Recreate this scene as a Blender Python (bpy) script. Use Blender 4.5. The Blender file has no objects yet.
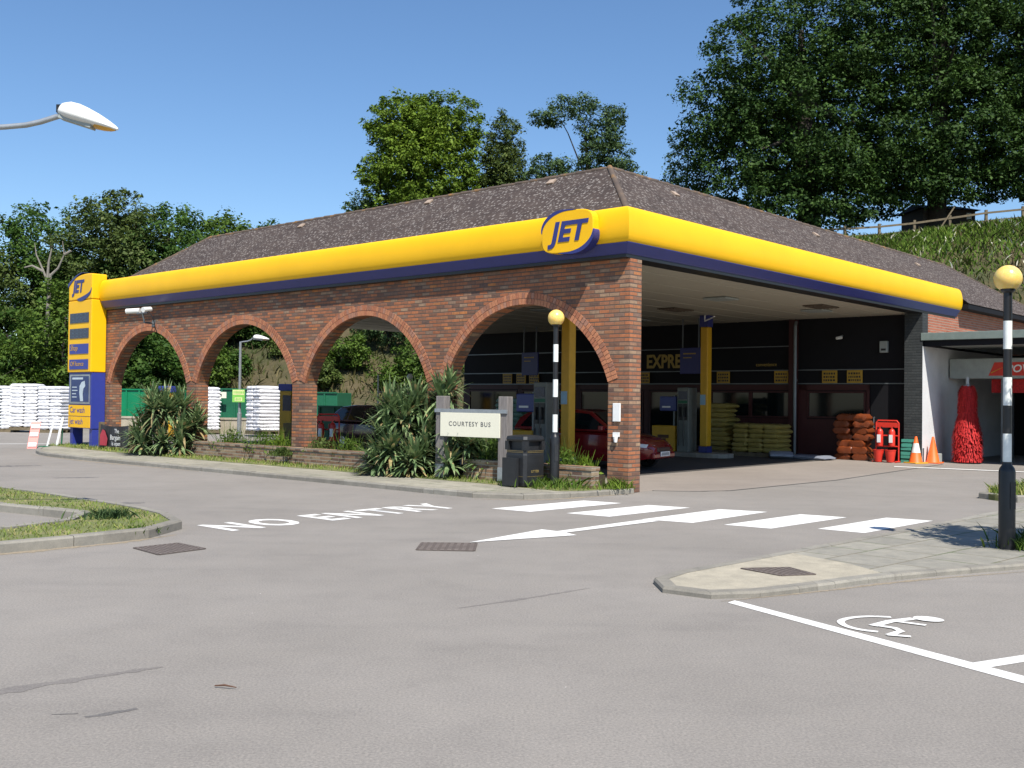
import bpy, bmesh, math, random
import numpy as np
from mathutils import Vector, Matrix
R = math.radians
C = bpy.context.scene.collection
scn = bpy.context.scene
random.seed(7)

# ------------------------------------------------------------------ frame of the building
YAW = 0.7316
UR = Vector((math.sin(YAW), math.cos(YAW), 0)); UL = Vector((-math.cos(YAW), math.sin(YAW), 0))
W0 = Vector((2.083, 18.387, 0))
BROT = math.atan2(UR.y, UR.x)
def BW(t, s, z=0.0):
    return W0 + UL * t + UR * s + Vector((0, 0, z))

# ------------------------------------------------------------------ materials
def nmat(name):
    m = bpy.data.materials.new(name); m.use_nodes = True
    nt = m.node_tree
    return m, nt, nt.nodes['Principled BSDF']
def N(nt, typ, **kw):
    n = nt.nodes.new(typ)
    for k, v in kw.items():
        if k in n.inputs: n.inputs[k].default_value = v
        else: setattr(n, k, v)
    return n
def LK(nt, a, b): nt.links.new(a, b)
def col4(c): return (c[0], c[1], c[2], 1)
def ramp(nt, fac, stops, interp='LINEAR'):
    r = nt.nodes.new('ShaderNodeValToRGB'); r.color_ramp.interpolation = interp
    e = r.color_ramp.elements
    while len(e) < len(stops): e.new(0.5)
    for i, (p, c) in enumerate(stops):
        e[i].position = p; e[i].color = col4(c)
    LK(nt, fac, r.inputs['Fac']); return r
def mixc(nt, fac, a, b, mode='MIX'):
    m = nt.nodes.new('ShaderNodeMix'); m.data_type = 'RGBA'; m.blend_type = mode
    for sock, v in ((m.inputs['Factor'], fac), (m.inputs['A'], a), (m.inputs['B'], b)):
        pass
    ins = {i.identifier: i for i in m.inputs}
    for ident, v in (('Factor_Float', fac), ('A_Color', a), ('B_Color', b)):
        if hasattr(v, 'is_output'): LK(nt, v, ins[ident])
        elif isinstance(v, (int, float)): ins[ident].default_value = v
        else: ins[ident].default_value = col4(v)
    return [o for o in m.outputs if o.identifier == 'Result_Color'][0]
def bump(nt, height, bsdf, strength=0.3, dist=0.02):
    b = nt.nodes.new('ShaderNodeBump'); b.inputs['Strength'].default_value = strength
    b.inputs['Distance'].default_value = dist
    LK(nt, height, b.inputs['Height']); LK(nt, b.outputs['Normal'], bsdf.inputs['Normal'])
def noise(nt, scale, detail=4, rough=0.6, vec=None):
    n = N(nt, 'ShaderNodeTexNoise'); n.inputs['Scale'].default_value = scale
    n.inputs['Detail'].default_value = detail; n.inputs['Roughness'].default_value = rough
    if vec is not None: LK(nt, vec, n.inputs['Vector'])
    return n
def objco(nt): return N(nt, 'ShaderNodeTexCoord').outputs['Object']
def worldco(nt): return N(nt, 'ShaderNodeNewGeometry').outputs['Position']

def plain(name, c, rough=0.5, metal=0.0, var=0.12, scale=6.0, spec=0.5, bmp=0.0, coat=0.0):
    """painted / plastic / metal surface with faint procedural wear"""
    m, nt, b = nmat(name)
    n = noise(nt, scale, 5, 0.65, worldco(nt))
    lo = tuple(x * (1 - var) for x in c); hi = tuple(min(1, x * (1 + var)) for x in c)
    r = ramp(nt, n.outputs['Fac'], [(0.3, lo), (0.7, hi)])
    LK(nt, r.outputs['Color'], b.inputs['Base Color'])
    b.inputs['Roughness'].default_value = rough; b.inputs['Metallic'].default_value = metal
    b.inputs['Specular IOR Level'].default_value = spec
    b.inputs['Coat Weight'].default_value = coat
    if bmp: bump(nt, n.outputs['Fac'], b, bmp, 0.01)
    return m

M = {}
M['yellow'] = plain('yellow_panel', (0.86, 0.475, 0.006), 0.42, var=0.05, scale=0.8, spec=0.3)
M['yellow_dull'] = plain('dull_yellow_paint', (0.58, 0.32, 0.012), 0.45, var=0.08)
M['notice'] = plain('faded_notice_yellow', (0.40, 0.24, 0.025), 0.6)
M['blue'] = plain('navy_blue_panel', (0.028, 0.035, 0.17), 0.4, var=0.06)
M['blue_bright'] = plain('royal_blue_panel', (0.03, 0.045, 0.27), 0.4, var=0.06)
M['white'] = plain('white_paint', (0.78, 0.78, 0.76), 0.45, var=0.05)
M['offwhite'] = plain('cream_board', (0.74, 0.71, 0.57), 0.55, var=0.04, scale=30)
M['lampwhite'] = plain('lamp_shell_white', (0.72, 0.72, 0.68), 0.35, var=0.03)
M['washwall'] = plain('dirty_white_render', (0.66, 0.67, 0.67), 0.7, var=0.08, scale=2)
M['galv'] = plain('galvanised_steel', (0.36, 0.38, 0.39), 0.45, 0.6, var=0.12, scale=12)
M['greysteel'] = plain('grey_steel', (0.16, 0.18, 0.19), 0.4, 0.5)
M['alu'] = plain('aluminium', (0.5, 0.5, 0.5), 0.35, 0.9)
M['black'] = plain('black_paint', (0.012, 0.012, 0.013), 0.38, var=0.2)
M['blackplastic'] = plain('black_plastic', (0.016, 0.017, 0.019), 0.48, var=0.25, scale=8)
M['rubber'] = plain('rubber', (0.012, 0.012, 0.012), 0.85)
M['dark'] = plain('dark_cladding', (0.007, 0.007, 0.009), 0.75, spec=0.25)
M['darkred'] = plain('dark_red_panel', (0.045, 0.008, 0.008), 0.6)
M['red'] = plain('red_paint', (0.62, 0.035, 0.02), 0.4, var=0.1)
M['orange'] = plain('orange_plastic', (0.85, 0.14, 0.02), 0.5, var=0.1)
M['reflect'] = plain('reflective_white', (0.74, 0.76, 0.72), 0.4)
M['green'] = plain('green_container_paint', (0.0, 0.185, 0.075), 0.5, var=0.12, scale=2)
M['darkgreen'] = plain('dark_green_paint', (0.01, 0.115, 0.055), 0.5, var=0.15, scale=2)
M['lime'] = plain('lime_sign', (0.22, 0.55, 0.10), 0.5)
M['teal'] = plain('teal_crate', (0.05, 0.26, 0.19), 0.55)
M['olive'] = plain('olive_board', (0.085, 0.06, 0.008), 0.6, var=0.25)
M['ceiling'] = plain('soffit_panel', (0.40, 0.37, 0.29), 0.6, var=0.04, scale=0.6)
M['soffit_stain'] = plain('vent_brown', (0.10, 0.075, 0.05), 0.7)
M['silverpaint'] = plain('light_grey_panel', (0.30, 0.33, 0.31), 0.5)
M['flashing'] = plain('grey_green_flashing', (0.17, 0.21, 0.19), 0.5)
M['chrome'] = plain('chrome', (0.7, 0.7, 0.7), 0.15, 1.0)
M['tyre'] = plain('tyre', (0.014, 0.014, 0.014), 0.8)
M['lens'] = plain('headlamp_lens', (0.62, 0.66, 0.70), 0.08)
M['amber'] = plain('amber_lens', (0.62, 0.33, 0.05), 0.15)
M['carred'] = plain('car_red', (0.19, 0.008, 0.010), 0.25, var=0.03, coat=0.8)
M['cardark'] = plain('car_maroon', (0.035, 0.006, 0.012), 0.22, var=0.03, coat=0.8)
M['screen'] = plain('blank_price_screen', (0.02, 0.025, 0.055), 0.25, var=0.5, scale=14)
M['poster'] = plain('poster_navy', (0.03, 0.05, 0.14), 0.5, var=0.2)
M['grille'] = plain('gully_iron', (0.10, 0.08, 0.068), 0.8, 0.0, var=0.3, scale=20)
M['twig'] = plain('brown_bark_scrap', (0.10, 0.05, 0.03), 0.9)
M['gravelred'] = plain('red_brush_bristle', (0.44, 0.012, 0.012), 0.8, var=0.45, scale=25)
M['banner'] = plain('banner_vinyl', (0.014, 0.014, 0.017), 0.45)
M['soil'] = plain('soil', (0.045, 0.032, 0.02), 0.95, var=0.4, scale=10, bmp=0.5)
M['dirt'] = plain('sandy_grit', (0.25, 0.205, 0.145), 0.95, var=0.3, scale=25)
M['bark'] = plain('bark', (0.035, 0.028, 0.021), 0.9, var=0.35, scale=9, bmp=0.5)
M['deadwood'] = plain('dead_bark', (0.20, 0.18, 0.15), 0.85, var=0.2, scale=9)
M['fencewood'] = plain('weathered_fence_wood', (0.14, 0.11, 0.065), 0.85, var=0.3, scale=5)
M['hutwood'] = plain('hut_boards', (0.03, 0.025, 0.02), 0.85, var=0.3)
M['glass'] = plain('shop_glass', (0.006, 0.009, 0.009), 0.06, spec=0.35, var=0.2)
M['carglass'] = plain('car_glass', (0.006, 0.009, 0.012), 0.04, spec=0.8)

def woodpost():
    m, nt, b = nmat('weathered_oak')
    co = N(nt, 'ShaderNodeMapping'); co.inputs['Scale'].default_value = (14, 14, 1.2)
    LK(nt, worldco(nt), co.inputs['Vector'])
    n = noise(nt, 3.0, 6, 0.7, co.outputs['Vector'])
    r = ramp(nt, n.outputs['Fac'], [(0.25, (0.10, 0.088, 0.08)), (0.6, (0.21, 0.19, 0.18)), (0.8, (0.26, 0.24, 0.225))])
    LK(nt, r.outputs['Color'], b.inputs['Base Color']); b.inputs['Roughness'].default_value = 0.85
    bump(nt, n.outputs['Fac'], b, 0.4, 0.01); return m
M['oakpost'] = woodpost()

def brick(name, stops, mortar, wear=True, scale=1.0):
    m, nt, b = nmat(name)
    co = objco(nt); sp = N(nt, 'ShaderNodeSeparateXYZ'); LK(nt, co, sp.inputs[0])
    ad0 = N(nt, 'ShaderNodeMath', operation='ADD'); LK(nt, sp.outputs['X'], ad0.inputs[0]); LK(nt, sp.outputs['Y'], ad0.inputs[1])
    ad = N(nt, 'ShaderNodeMath', operation='MULTIPLY'); LK(nt, ad0.outputs[0], ad.inputs[0]); ad.inputs[1].default_value = 2.2
    cb = N(nt, 'ShaderNodeCombineXYZ'); LK(nt, ad.outputs[0], cb.inputs['X']); LK(nt, sp.outputs['Z'], cb.inputs['Y'])
    br = N(nt, 'ShaderNodeTexBrick'); LK(nt, cb.outputs[0], br.inputs['Vector'])
    br.inputs['Scale'].default_value = 1.0; br.inputs['Brick Width'].default_value = 0.225 * 2.2 * scale
    br.inputs['Row Height'].default_value = 0.075 * scale; br.inputs['Mortar Size'].default_value = 0.0115 * scale
    br.inputs['Mortar Smooth'].default_value = 0.25
    br.inputs['Color1'].default_value = (0, 0, 0, 1); br.inputs['Color2'].default_value = (1, 1, 1, 1)
    br.inputs['Mortar'].default_value = (0.5, 0.5, 0.5, 1); br.inputs['Bias'].default_value = 0.0
    rr = ramp(nt, br.outputs['Color'], stops)
    n1 = noise(nt, 14, 5, 0.7, co); g = ramp(nt, n1.outputs['Fac'], [(0.25, (0.62, 0.62, 0.62)), (0.7, (1.12, 1.1, 1.08))])
    c1 = mixc(nt, 1.0, rr.outputs['Color'], g.outputs['Color'], 'MULTIPLY')
    n2 = noise(nt, 1.1, 4, 0.6, co); g2 = ramp(nt, n2.outputs['Fac'], [(0.3, (0.82, 0.80, 0.80)), (0.7, (1.08, 1.06, 1.04))])
    c1 = mixc(nt, 1.0, c1, g2.outputs['Color'], 'MULTIPLY')
    if wear:   # damp, algae-stained foot of the wall
        zr = ramp(nt, sp.outputs['Z'], [(0.0, (0.40, 0.40, 0.38)), (0.35, (1, 1, 1))]); 
        c1 = mixc(nt, 1.0, c1, zr.outputs['Color'], 'MULTIPLY')
    c2 = mixc(nt, br.outputs['Fac'], c1, mortar)
    LK(nt, c2, b.inputs['Base Color']); b.inputs['Roughness'].default_value = 0.9
    inv = N(nt, 'ShaderNodeMath', operation='SUBTRACT'); inv.inputs[0].default_value = 1.0; LK(nt, br.outputs['Fac'], inv.inputs[1])
    ad2 = N(nt, 'ShaderNodeMath', operation='MULTIPLY_ADD'); LK(nt, n1.outputs['Fac'], ad2.inputs[0]); ad2.inputs[1].default_value = 0.5; LK(nt, inv.outputs[0], ad2.inputs[2])
    bump(nt, ad2.outputs[0], b, 0.6, 0.012)
    return m
BR = [(0.0, (0.14, 0.085, 0.065)), (0.16, (0.25, 0.12, 0.07)), (0.34, (0.36, 0.135, 0.062)), (0.5, (0.44, 0.165, 0.07)), (0.64, (0.31, 0.14, 0.08)), (0.78, (0.36, 0.24, 0.15)), (0.88, (0.21, 0.13, 0.095)), (1.0, (0.50, 0.19, 0.06))]
M['brick'] = brick('multi_red_brick', BR, (0.105, 0.075, 0.058), wear=False)
M['brick_side'] = brick('plain_red_brick', [(0, (0.34, 0.105, 0.055)), (0.5, (0.40, 0.13, 0.07)), (1, (0.46, 0.16, 0.09))], (0.30, 0.22, 0.17), wear=False)
M['brick_low'] = brick('lichened_low_brick', [(0, (0.12, 0.075, 0.06)), (0.35, (0.24, 0.14, 0.085)), (0.7, (0.31, 0.21, 0.13)), (1, (0.36, 0.29, 0.2))], (0.27, 0.24, 0.19), wear=False)
M['brick_dark'] = brick('grey_painted_brick', [(0, (0.030, 0.036, 0.038)), (1, (0.048, 0.055, 0.056))], (0.02, 0.024, 0.025), wear=False)
for i, c in enumerate([(0.36, 0.135, 0.07), (0.44, 0.18, 0.09), (0.29, 0.13, 0.08), (0.35, 0.17, 0.11)]):
    M['vous%d' % i] = plain('arch_brick_tone_%s' % 'abcd'[i], c, 0.9, var=0.25, scale=30)
M['mortar'] = plain('mortar', (0.12, 0.09, 0.07), 0.95)

def rooftile():
    m, nt, b = nmat('lichened_roof_tile')
    co = objco(nt); sp = N(nt, 'ShaderNodeSeparateXYZ'); LK(nt, co, sp.inputs[0])
    n1 = noise(nt, 2.2, 5, 0.6, co)
    base = ramp(nt, n1.outputs['Fac'], [(0.25, (0.034, 0.023, 0.019)), (0.5, (0.052, 0.036, 0.030)), (0.8, (0.078, 0.058, 0.047))])
    v = N(nt, 'ShaderNodeTexVoronoi'); v.inputs['Scale'].default_value = 13.0; v.inputs['Randomness'].default_value = 1.0; LK(nt, co, v.inputs['Vector'])
    spots = ramp(nt, v.outputs['Distance'], [(0.26, (1, 1, 1)), (0.44, (0, 0, 0))])
    n2 = noise(nt, 11.0, 6, 0.8, co); gate = ramp(nt, n2.outputs['Fac'], [(0.42, (0, 0, 0)), (0.55, (1, 1, 1))])
    f = mixc(nt, 1.0, spots.outputs['Color'], gate.outputs['Color'], 'MULTIPLY')
    bw = N(nt, 'ShaderNodeRGBToBW'); LK(nt, f, bw.inputs[0])
    c = mixc(nt, bw.outputs[0], base.outputs['Color'], (0.25, 0.222, 0.20))
    # tile courses
    md = N(nt, 'ShaderNodeMath', operation='FRACT'); ml = N(nt, 'ShaderNodeMath', operation='MULTIPLY'); LK(nt, sp.outputs['Z'], ml.inputs[0]); ml.inputs[1].default_value = 5.2
    LK(nt, ml.outputs[0], md.inputs[0])
    rl = ramp(nt, md.outputs[0], [(0.0, (0.35, 0.35, 0.35)), (0.1, (1, 1, 1))])
    c = mixc(nt, 0.75, c, rl.outputs['Color'], 'MULTIPLY')
    LK(nt, c, b.inputs['Base Color']); b.inputs['Roughness'].default_value = 0.92
    ad = N(nt, 'ShaderNodeMath', operation='ADD'); LK(nt, md.outputs[0], ad.inputs[0]); LK(nt, n2.outputs['Fac'], ad.inputs[1])
    bump(nt, ad.outputs[0], b, 0.7, 0.03); return m
M['tile'] = rooftile()
def ridge():
    m, nt, b = nmat('orange_lichen_ridge_tile')
    n = noise(nt, 3.0, 6, 0.7, objco(nt))
    r = ramp(nt, n.outputs['Fac'], [(0.35, (0.07, 0.052, 0.043)), (0.55, (0.11, 0.08, 0.06)), (0.68, (0.27, 0.14, 0.04)), (0.75, (0.2, 0.15, 0.1))])
    LK(nt, r.outputs['Color'], b.inputs['Base Color']); b.inputs['Roughness'].default_value = 0.95
    bump(nt, n.outputs['Fac'], b, 0.5, 0.02); return m
M['ridge'] = ridge()

def asphalt(name, a, bb, speck=0.55):
    m, nt, b = nmat(name)
    co = worldco(nt)
    n0 = noise(nt, 0.32, 5, 0.62, co); n1 = noise(nt, 1.7, 6, 0.68, co); n2 = noise(nt, 62, 4, 0.8, co)
    mp = N(nt, 'ShaderNodeMapping'); mp.inputs['Scale'].default_value = (0.25, 1.6, 1); mp.inputs['Rotation'].default_value = (0, 0, R(-38)); LK(nt, co, mp.inputs['Vector'])
    n3 = noise(nt, 0.9, 5, 0.6, mp.outputs['Vector'])
    base = ramp(nt, n0.outputs['Fac'], [(0.3, a), (0.7, bb)])
    g1 = ramp(nt, n1.outputs['Fac'], [(0.28, (0.91, 0.91, 0.915)), (0.5, (1, 1, 1)), (0.8, (1.05, 1.045, 1.035))])
    c = mixc(nt, 1.0, base.outputs['Color'], g1.outputs['Color'], 'MULTIPLY')
    g3 = ramp(nt, n3.outputs['Fac'], [(0.30, (0.72, 0.72, 0.73)), (0.47, (1, 1, 1))])
    c = mixc(nt, 0.32, c, g3.outputs['Color'], 'MULTIPLY')
    g2 = ramp(nt, n2.outputs['Fac'], [(0.32, (0.50, 0.49, 0.49)), (0.5, (1, 1, 1)), (0.68, (1.62, 1.58, 1.52))])
    c = mixc(nt, speck, c, g2.outputs['Color'], 'MULTIPLY')
    v = N(nt, 'ShaderNodeTexVoronoi'); v.inputs['Scale'].default_value = 2.6; LK(nt, co, v.inputs['Vector'])
    sp = ramp(nt, v.outputs['Distance'], [(0.012, (0.55, 0.53, 0.5)), (0.02, (0, 0, 0))])
    c = mixc(nt, 0.6, c, sp.outputs['Color'], 'ADD')
    LK(nt, c, b.inputs['Base Color']); b.inputs['Roughness'].default_value = 0.88; b.inputs['Specular IOR Level'].default_value = 0.3
    bump(nt, n2.outputs['Fac'], b, 0.35, 0.006); return m
M['asphalt'] = asphalt('sun_bleached_asphalt', (0.205, 0.188, 0.168), (0.250, 0.230, 0.207))
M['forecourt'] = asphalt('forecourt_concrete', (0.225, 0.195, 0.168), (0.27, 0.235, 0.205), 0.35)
M['canopy_shade'] = asphalt('shade_darkened_forecourt', (0.055, 0.05, 0.046), (0.085, 0.078, 0.07), 0.35)  # darker copy of the forecourt surface, with the canopy's shade put into its colour
M['patch'] = asphalt('dark_tar_patch', (0.125, 0.118, 0.112), (0.165, 0.154, 0.145))
M['wornband'] = asphalt('faint_worn_band', (0.160, 0.146, 0.134), (0.20, 0.183, 0.168), 0.5)
M['bay'] = asphalt('bay_asphalt', (0.165, 0.150, 0.145), (0.195, 0.180, 0.172))

def slabs(name, a, b_, w, h, rot, joint, moss=0.5):
    m, nt, b = nmat(name)
    co = worldco(nt); mp = N(nt, 'ShaderNodeMapping'); mp.inputs['Rotation'].default_value = (0, 0, rot); LK(nt, co, mp.inputs['Vector'])
    br = N(nt, 'ShaderNodeTexBrick'); LK(nt, mp.outputs['Vector'], br.inputs['Vector'])
    br.inputs['Scale'].default_value = 1.0; br.inputs['Brick Width'].default_value = w; br.inputs['Row Height'].default_value = h
    br.inputs['Mortar Size'].default_value = 0.012; br.inputs['Color1'].default_value = (0, 0, 0, 1); br.inputs['Color2'].default_value = (1, 1, 1, 1)
    rr = ramp(nt, br.outputs['Color'], [(0, a), (1, b_)])
    n1 = noise(nt, 5, 6, 0.7, co); g = ramp(nt, n1.outputs['Fac'], [(0.3, (0.75, 0.75, 0.74)), (0.7, (1.12, 1.1, 1.06))])
    c = mixc(nt, 1.0, rr.outputs['Color'], g.outputs['Color'], 'MULTIPLY')
    n2 = noise(nt, 90, 3, 0.7, co); g2 = ramp(nt, n2.outputs['Fac'], [(0.3, (0.8, 0.8, 0.8)), (0.7, (1.15, 1.15, 1.15))])
    c = mixc(nt, 0.7, c, g2.outputs['Color'], 'MULTIPLY')
    n3 = noise(nt, 1.6, 4, 0.6, co); jm = ramp(nt, n3.outputs['Fac'], [(0.45, (0.16, 0.14, 0.10)), (0.6, (0.07, 0.10, 0.03))])
    c = mixc(nt, br.outputs['Fac'], c, jm.outputs['Color']) if joint else c
    LK(nt, c, b.inputs['Base Color']); b.inputs['Roughness'].default_value = 0.92
    bump(nt, n2.outputs['Fac'], b, 0.25, 0.006); return m
M['slab'] = slabs('worn_paving_slabs', (0.25, 0.235, 0.19), (0.33, 0.31, 0.25), 0.6, 0.9, R(-42), True)
M['slab_right'] = slabs('grey_paving_slabs', (0.235, 0.225, 0.195), (0.29, 0.275, 0.235), 0.62, 0.62, R(-43), True)
M['pale_concrete'] = slabs('pale_concrete', (0.37, 0.335, 0.265), (0.37, 0.335, 0.265), 4, 4, 0, False)
M['kerb'] = slabs('kerb_concrete', (0.215, 0.20, 0.172), (0.29, 0.275, 0.24), 0.9, 9, 0, False)
M['conc_wall'] = slabs('stained_concrete', (0.36, 0.32, 0.25), (0.40, 0.36, 0.28), 3, 3, 0, False)

def roadpaint():
    m, nt, b = nmat('worn_road_paint'); co = worldco(nt)
    n = noise(nt, 38, 5, 0.75, co); n0 = noise(nt, 2.5, 4, 0.6, co)
    r = ramp(nt, n.outputs['Fac'], [(0.30, (0.30, 0.28, 0.26)), (0.43, (0.72, 0.71, 0.68)), (0.8, (0.80, 0.79, 0.76))])
    g = ramp(nt, n0.outputs['Fac'], [(0.3, (0.88, 0.87, 0.85)), (0.6, (1, 1, 1))])
    c = mixc(nt, 1.0, r.outputs['Color'], g.outputs['Color'], 'MULTIPLY')
    LK(nt, c, b.inputs['Base Color']); b.inputs['Roughness'].default_value = 0.7; return m
M['paint'] = roadpaint()

def leafmat(name, stops, trans=0.25, rough=0.55, patch=0.35):
    m, nt, b = nmat(name)
    geo = N(nt, 'ShaderNodeNewGeometry')
    r = ramp(nt, geo.outputs['Random Per Island'], stops)
    n = noise(nt, patch, 4, 0.65, geo.outputs['Position']); g = ramp(nt, n.outputs['Fac'], [(0.3, (0.72, 0.75, 0.75)), (0.7, (1.22, 1.18, 1.0))])
    c = mixc(nt, 1.0, r.outputs['Color'], g.outputs['Color'], 'MULTIPLY')
    LK(nt, c, b.inputs['Base Color']); b.inputs['Roughness'].default_value = rough; b.inputs['Specular IOR Level'].default_value = 0.15
    tr = N(nt, 'ShaderNodeBsdfTranslucent'); LK(nt, c, tr.inputs['Color'])
    mx = N(nt, 'ShaderNodeMixShader'); mx.inputs[0].default_value = trans
    LK(nt, b.outputs[0], mx.inputs[1]); LK(nt, tr.outputs[0], mx.inputs[2])
    LK(nt, mx.outputs[0], nt.nodes['Material Output'].inputs['Surface']); return m
M['leaf_oak'] = leafmat('oak_leaf', [(0, (0.018, 0.042, 0.011)), (0.5, (0.034, 0.074, 0.016)), (1, (0.062, 0.115, 0.026))], 0.18, 0.6)
M['leaf_wood'] = leafmat('woodland_leaf', [(0, (0.034, 0.082, 0.018)), (0.5, (0.060, 0.124, 0.025)), (1, (0.10, 0.17, 0.038))], 0.38)
M['leaf_light'] = leafmat('light_green_leaf', [(0, (0.050, 0.095, 0.016)), (0.5, (0.080, 0.140, 0.022)), (1, (0.120, 0.185, 0.036))], 0.25)
M['leaf_lime'] = leafmat('lime_tree_leaf', [(0, (0.065, 0.12, 0.014)), (0.5, (0.115, 0.185, 0.020)), (1, (0.175, 0.25, 0.036))], 0.25)
M['leaf_blue'] = leafmat('bluish_leaf', [(0, (0.04, 0.08, 0.034)), (0.5, (0.068, 0.118, 0.046)), (1, (0.11, 0.165, 0.066))], 0.25)
M['leaf_olive'] = leafmat('olive_leaf', [(0, (0.045, 0.075, 0.020)), (0.5, (0.078, 0.115, 0.030)), (1, (0.12, 0.155, 0.045))], 0.25)
M['yucca'] = leafmat('yucca_leaf', [(0, (0.085, 0.14, 0.062)), (0.5, (0.15, 0.225, 0.105)), (0.85, (0.25, 0.33, 0.17)), (0.95, (0.24, 0.26, 0.13)), (0.96, (0.34, 0.27, 0.14)), (1, (0.40, 0.32, 0.18))], 0.2, 0.4, 2.0)
M['dryleaf'] = leafmat('dry_yucca_leaf', [(0, (0.17, 0.12, 0.06)), (1, (0.36, 0.28, 0.15))], 0.1, 0.7)
M['grassblade'] = leafmat('lawn_grass', [(0, (0.14, 0.22, 0.04)), (0.5, (0.21, 0.29, 0.06)), (0.75, (0.29, 0.33, 0.095)), (1, (0.43, 0.38, 0.19))], 0.3, 0.6, 1.2)
M['bankblade'] = leafmat('rough_bank_grass', [(0, (0.045, 0.065, 0.018)), (0.45, (0.075, 0.085, 0.028)), (0.75, (0.11, 0.10, 0.045)), (1, (0.18, 0.145, 0.075))], 0.2, 0.7, 0.12)
M['bankflower'] = leafmat('bank_greenery', [(0, (0.075, 0.14, 0.022)), (0.8, (0.14, 0.22, 0.036)), (0.95, (0.18, 0.23, 0.05)), (0.965, (0.6, 0.58, 0.5)), (1, (0.7, 0.68, 0.62))], 0.2, 0.7, 0.3)
def lawn():
    m, nt, b = nmat('dry_lawn'); co = worldco(nt)
    n = noise(nt, 2.2, 6, 0.7, co)
    r = ramp(nt, n.outputs['Fac'], [(0.3, (0.085, 0.115, 0.03)), (0.5, (0.14, 0.15, 0.05)), (0.7, (0.25, 0.21, 0.10))])
    LK(nt, r.outputs['Color'], b.inputs['Base Color']); b.inputs['Roughness'].default_value = 0.95; return m
M['lawn'] = lawn()
def bankmat():
    m, nt, b = nmat('brown_bank'); co = worldco(nt)
    n = noise(nt, 0.22, 6, 0.7, co); n2 = noise(nt, 1.6, 6, 0.75, co)
    r = ramp(nt, n.outputs['Fac'], [(0.3, (0.042, 0.065, 0.018)), (0.48, (0.075, 0.068, 0.030)), (0.62, (0.10, 0.080, 0.042)), (0.8, (0.05, 0.07, 0.022))])
    g = ramp(nt, n2.outputs['Fac'], [(0.3, (0.55, 0.55, 0.5)), (0.7, (1.25, 1.2, 1.1))])
    c = mixc(nt, 1.0, r.outputs['Color'], g.outputs['Color'], 'MULTIPLY')
    LK(nt, c, b.inputs['Base Color']); b.inputs['Roughness'].default_value = 0.95
    bump(nt, n2.outputs['Fac'], b, 0.8, 0.3); return m
M['bank'] = bankmat()
def sackmat(name, c, rows=0.16):
    m, nt, b = nmat(name); co = worldco(nt)
    n = noise(nt, 5, 5, 0.65, co); lo = tuple(x * 0.8 for x in c)
    r = ramp(nt, n.outputs['Fac'], [(0.3, lo), (0.65, c)])
    LK(nt, r.outputs['Color'], b.inputs['Base Color']); b.inputs['Roughness'].default_value = 0.4
    bump(nt, n.outputs['Fac'], b, 0.5, 0.03); return m
M['sack_white'] = sackmat('white_plastic_sack', (0.80, 0.80, 0.82))
M['sack_yellow'] = sackmat('yellow_sack', (0.33, 0.26, 0.07))
M['sack_green'] = sackmat('green_striped_sack', (0.10, 0.22, 0.16))
M['sack_orange'] = sackmat('orange_net_sack', (0.18, 0.04, 0.01))
M['sack_grey'] = sackmat('grey_plastic_bag', (0.24, 0.26, 0.31))
def globe():
    m, nt, b = nmat('amber_globe')
    sp = N(nt, 'ShaderNodeSeparateXYZ'); LK(nt, objco(nt), sp.inputs[0])
    n = noise(nt, 12, 4, 0.6, objco(nt))
    r = ramp(nt, n.outputs['Fac'], [(0.3, (0.80, 0.53, 0.12)), (0.7, (0.90, 0.66, 0.22))])
    LK(nt, r.outputs['Color'], b.inputs['Base Color']); b.inputs['Roughness'].default_value = 0.25
    b.inputs['Subsurface Weight'].default_value = 0.35; b.inputs['Subsurface Radius'].default_value = (0.2, 0.1, 0.03); b.inputs['Subsurface Scale'].default_value = 0.3
    return m
M['globe'] = globe()

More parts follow.
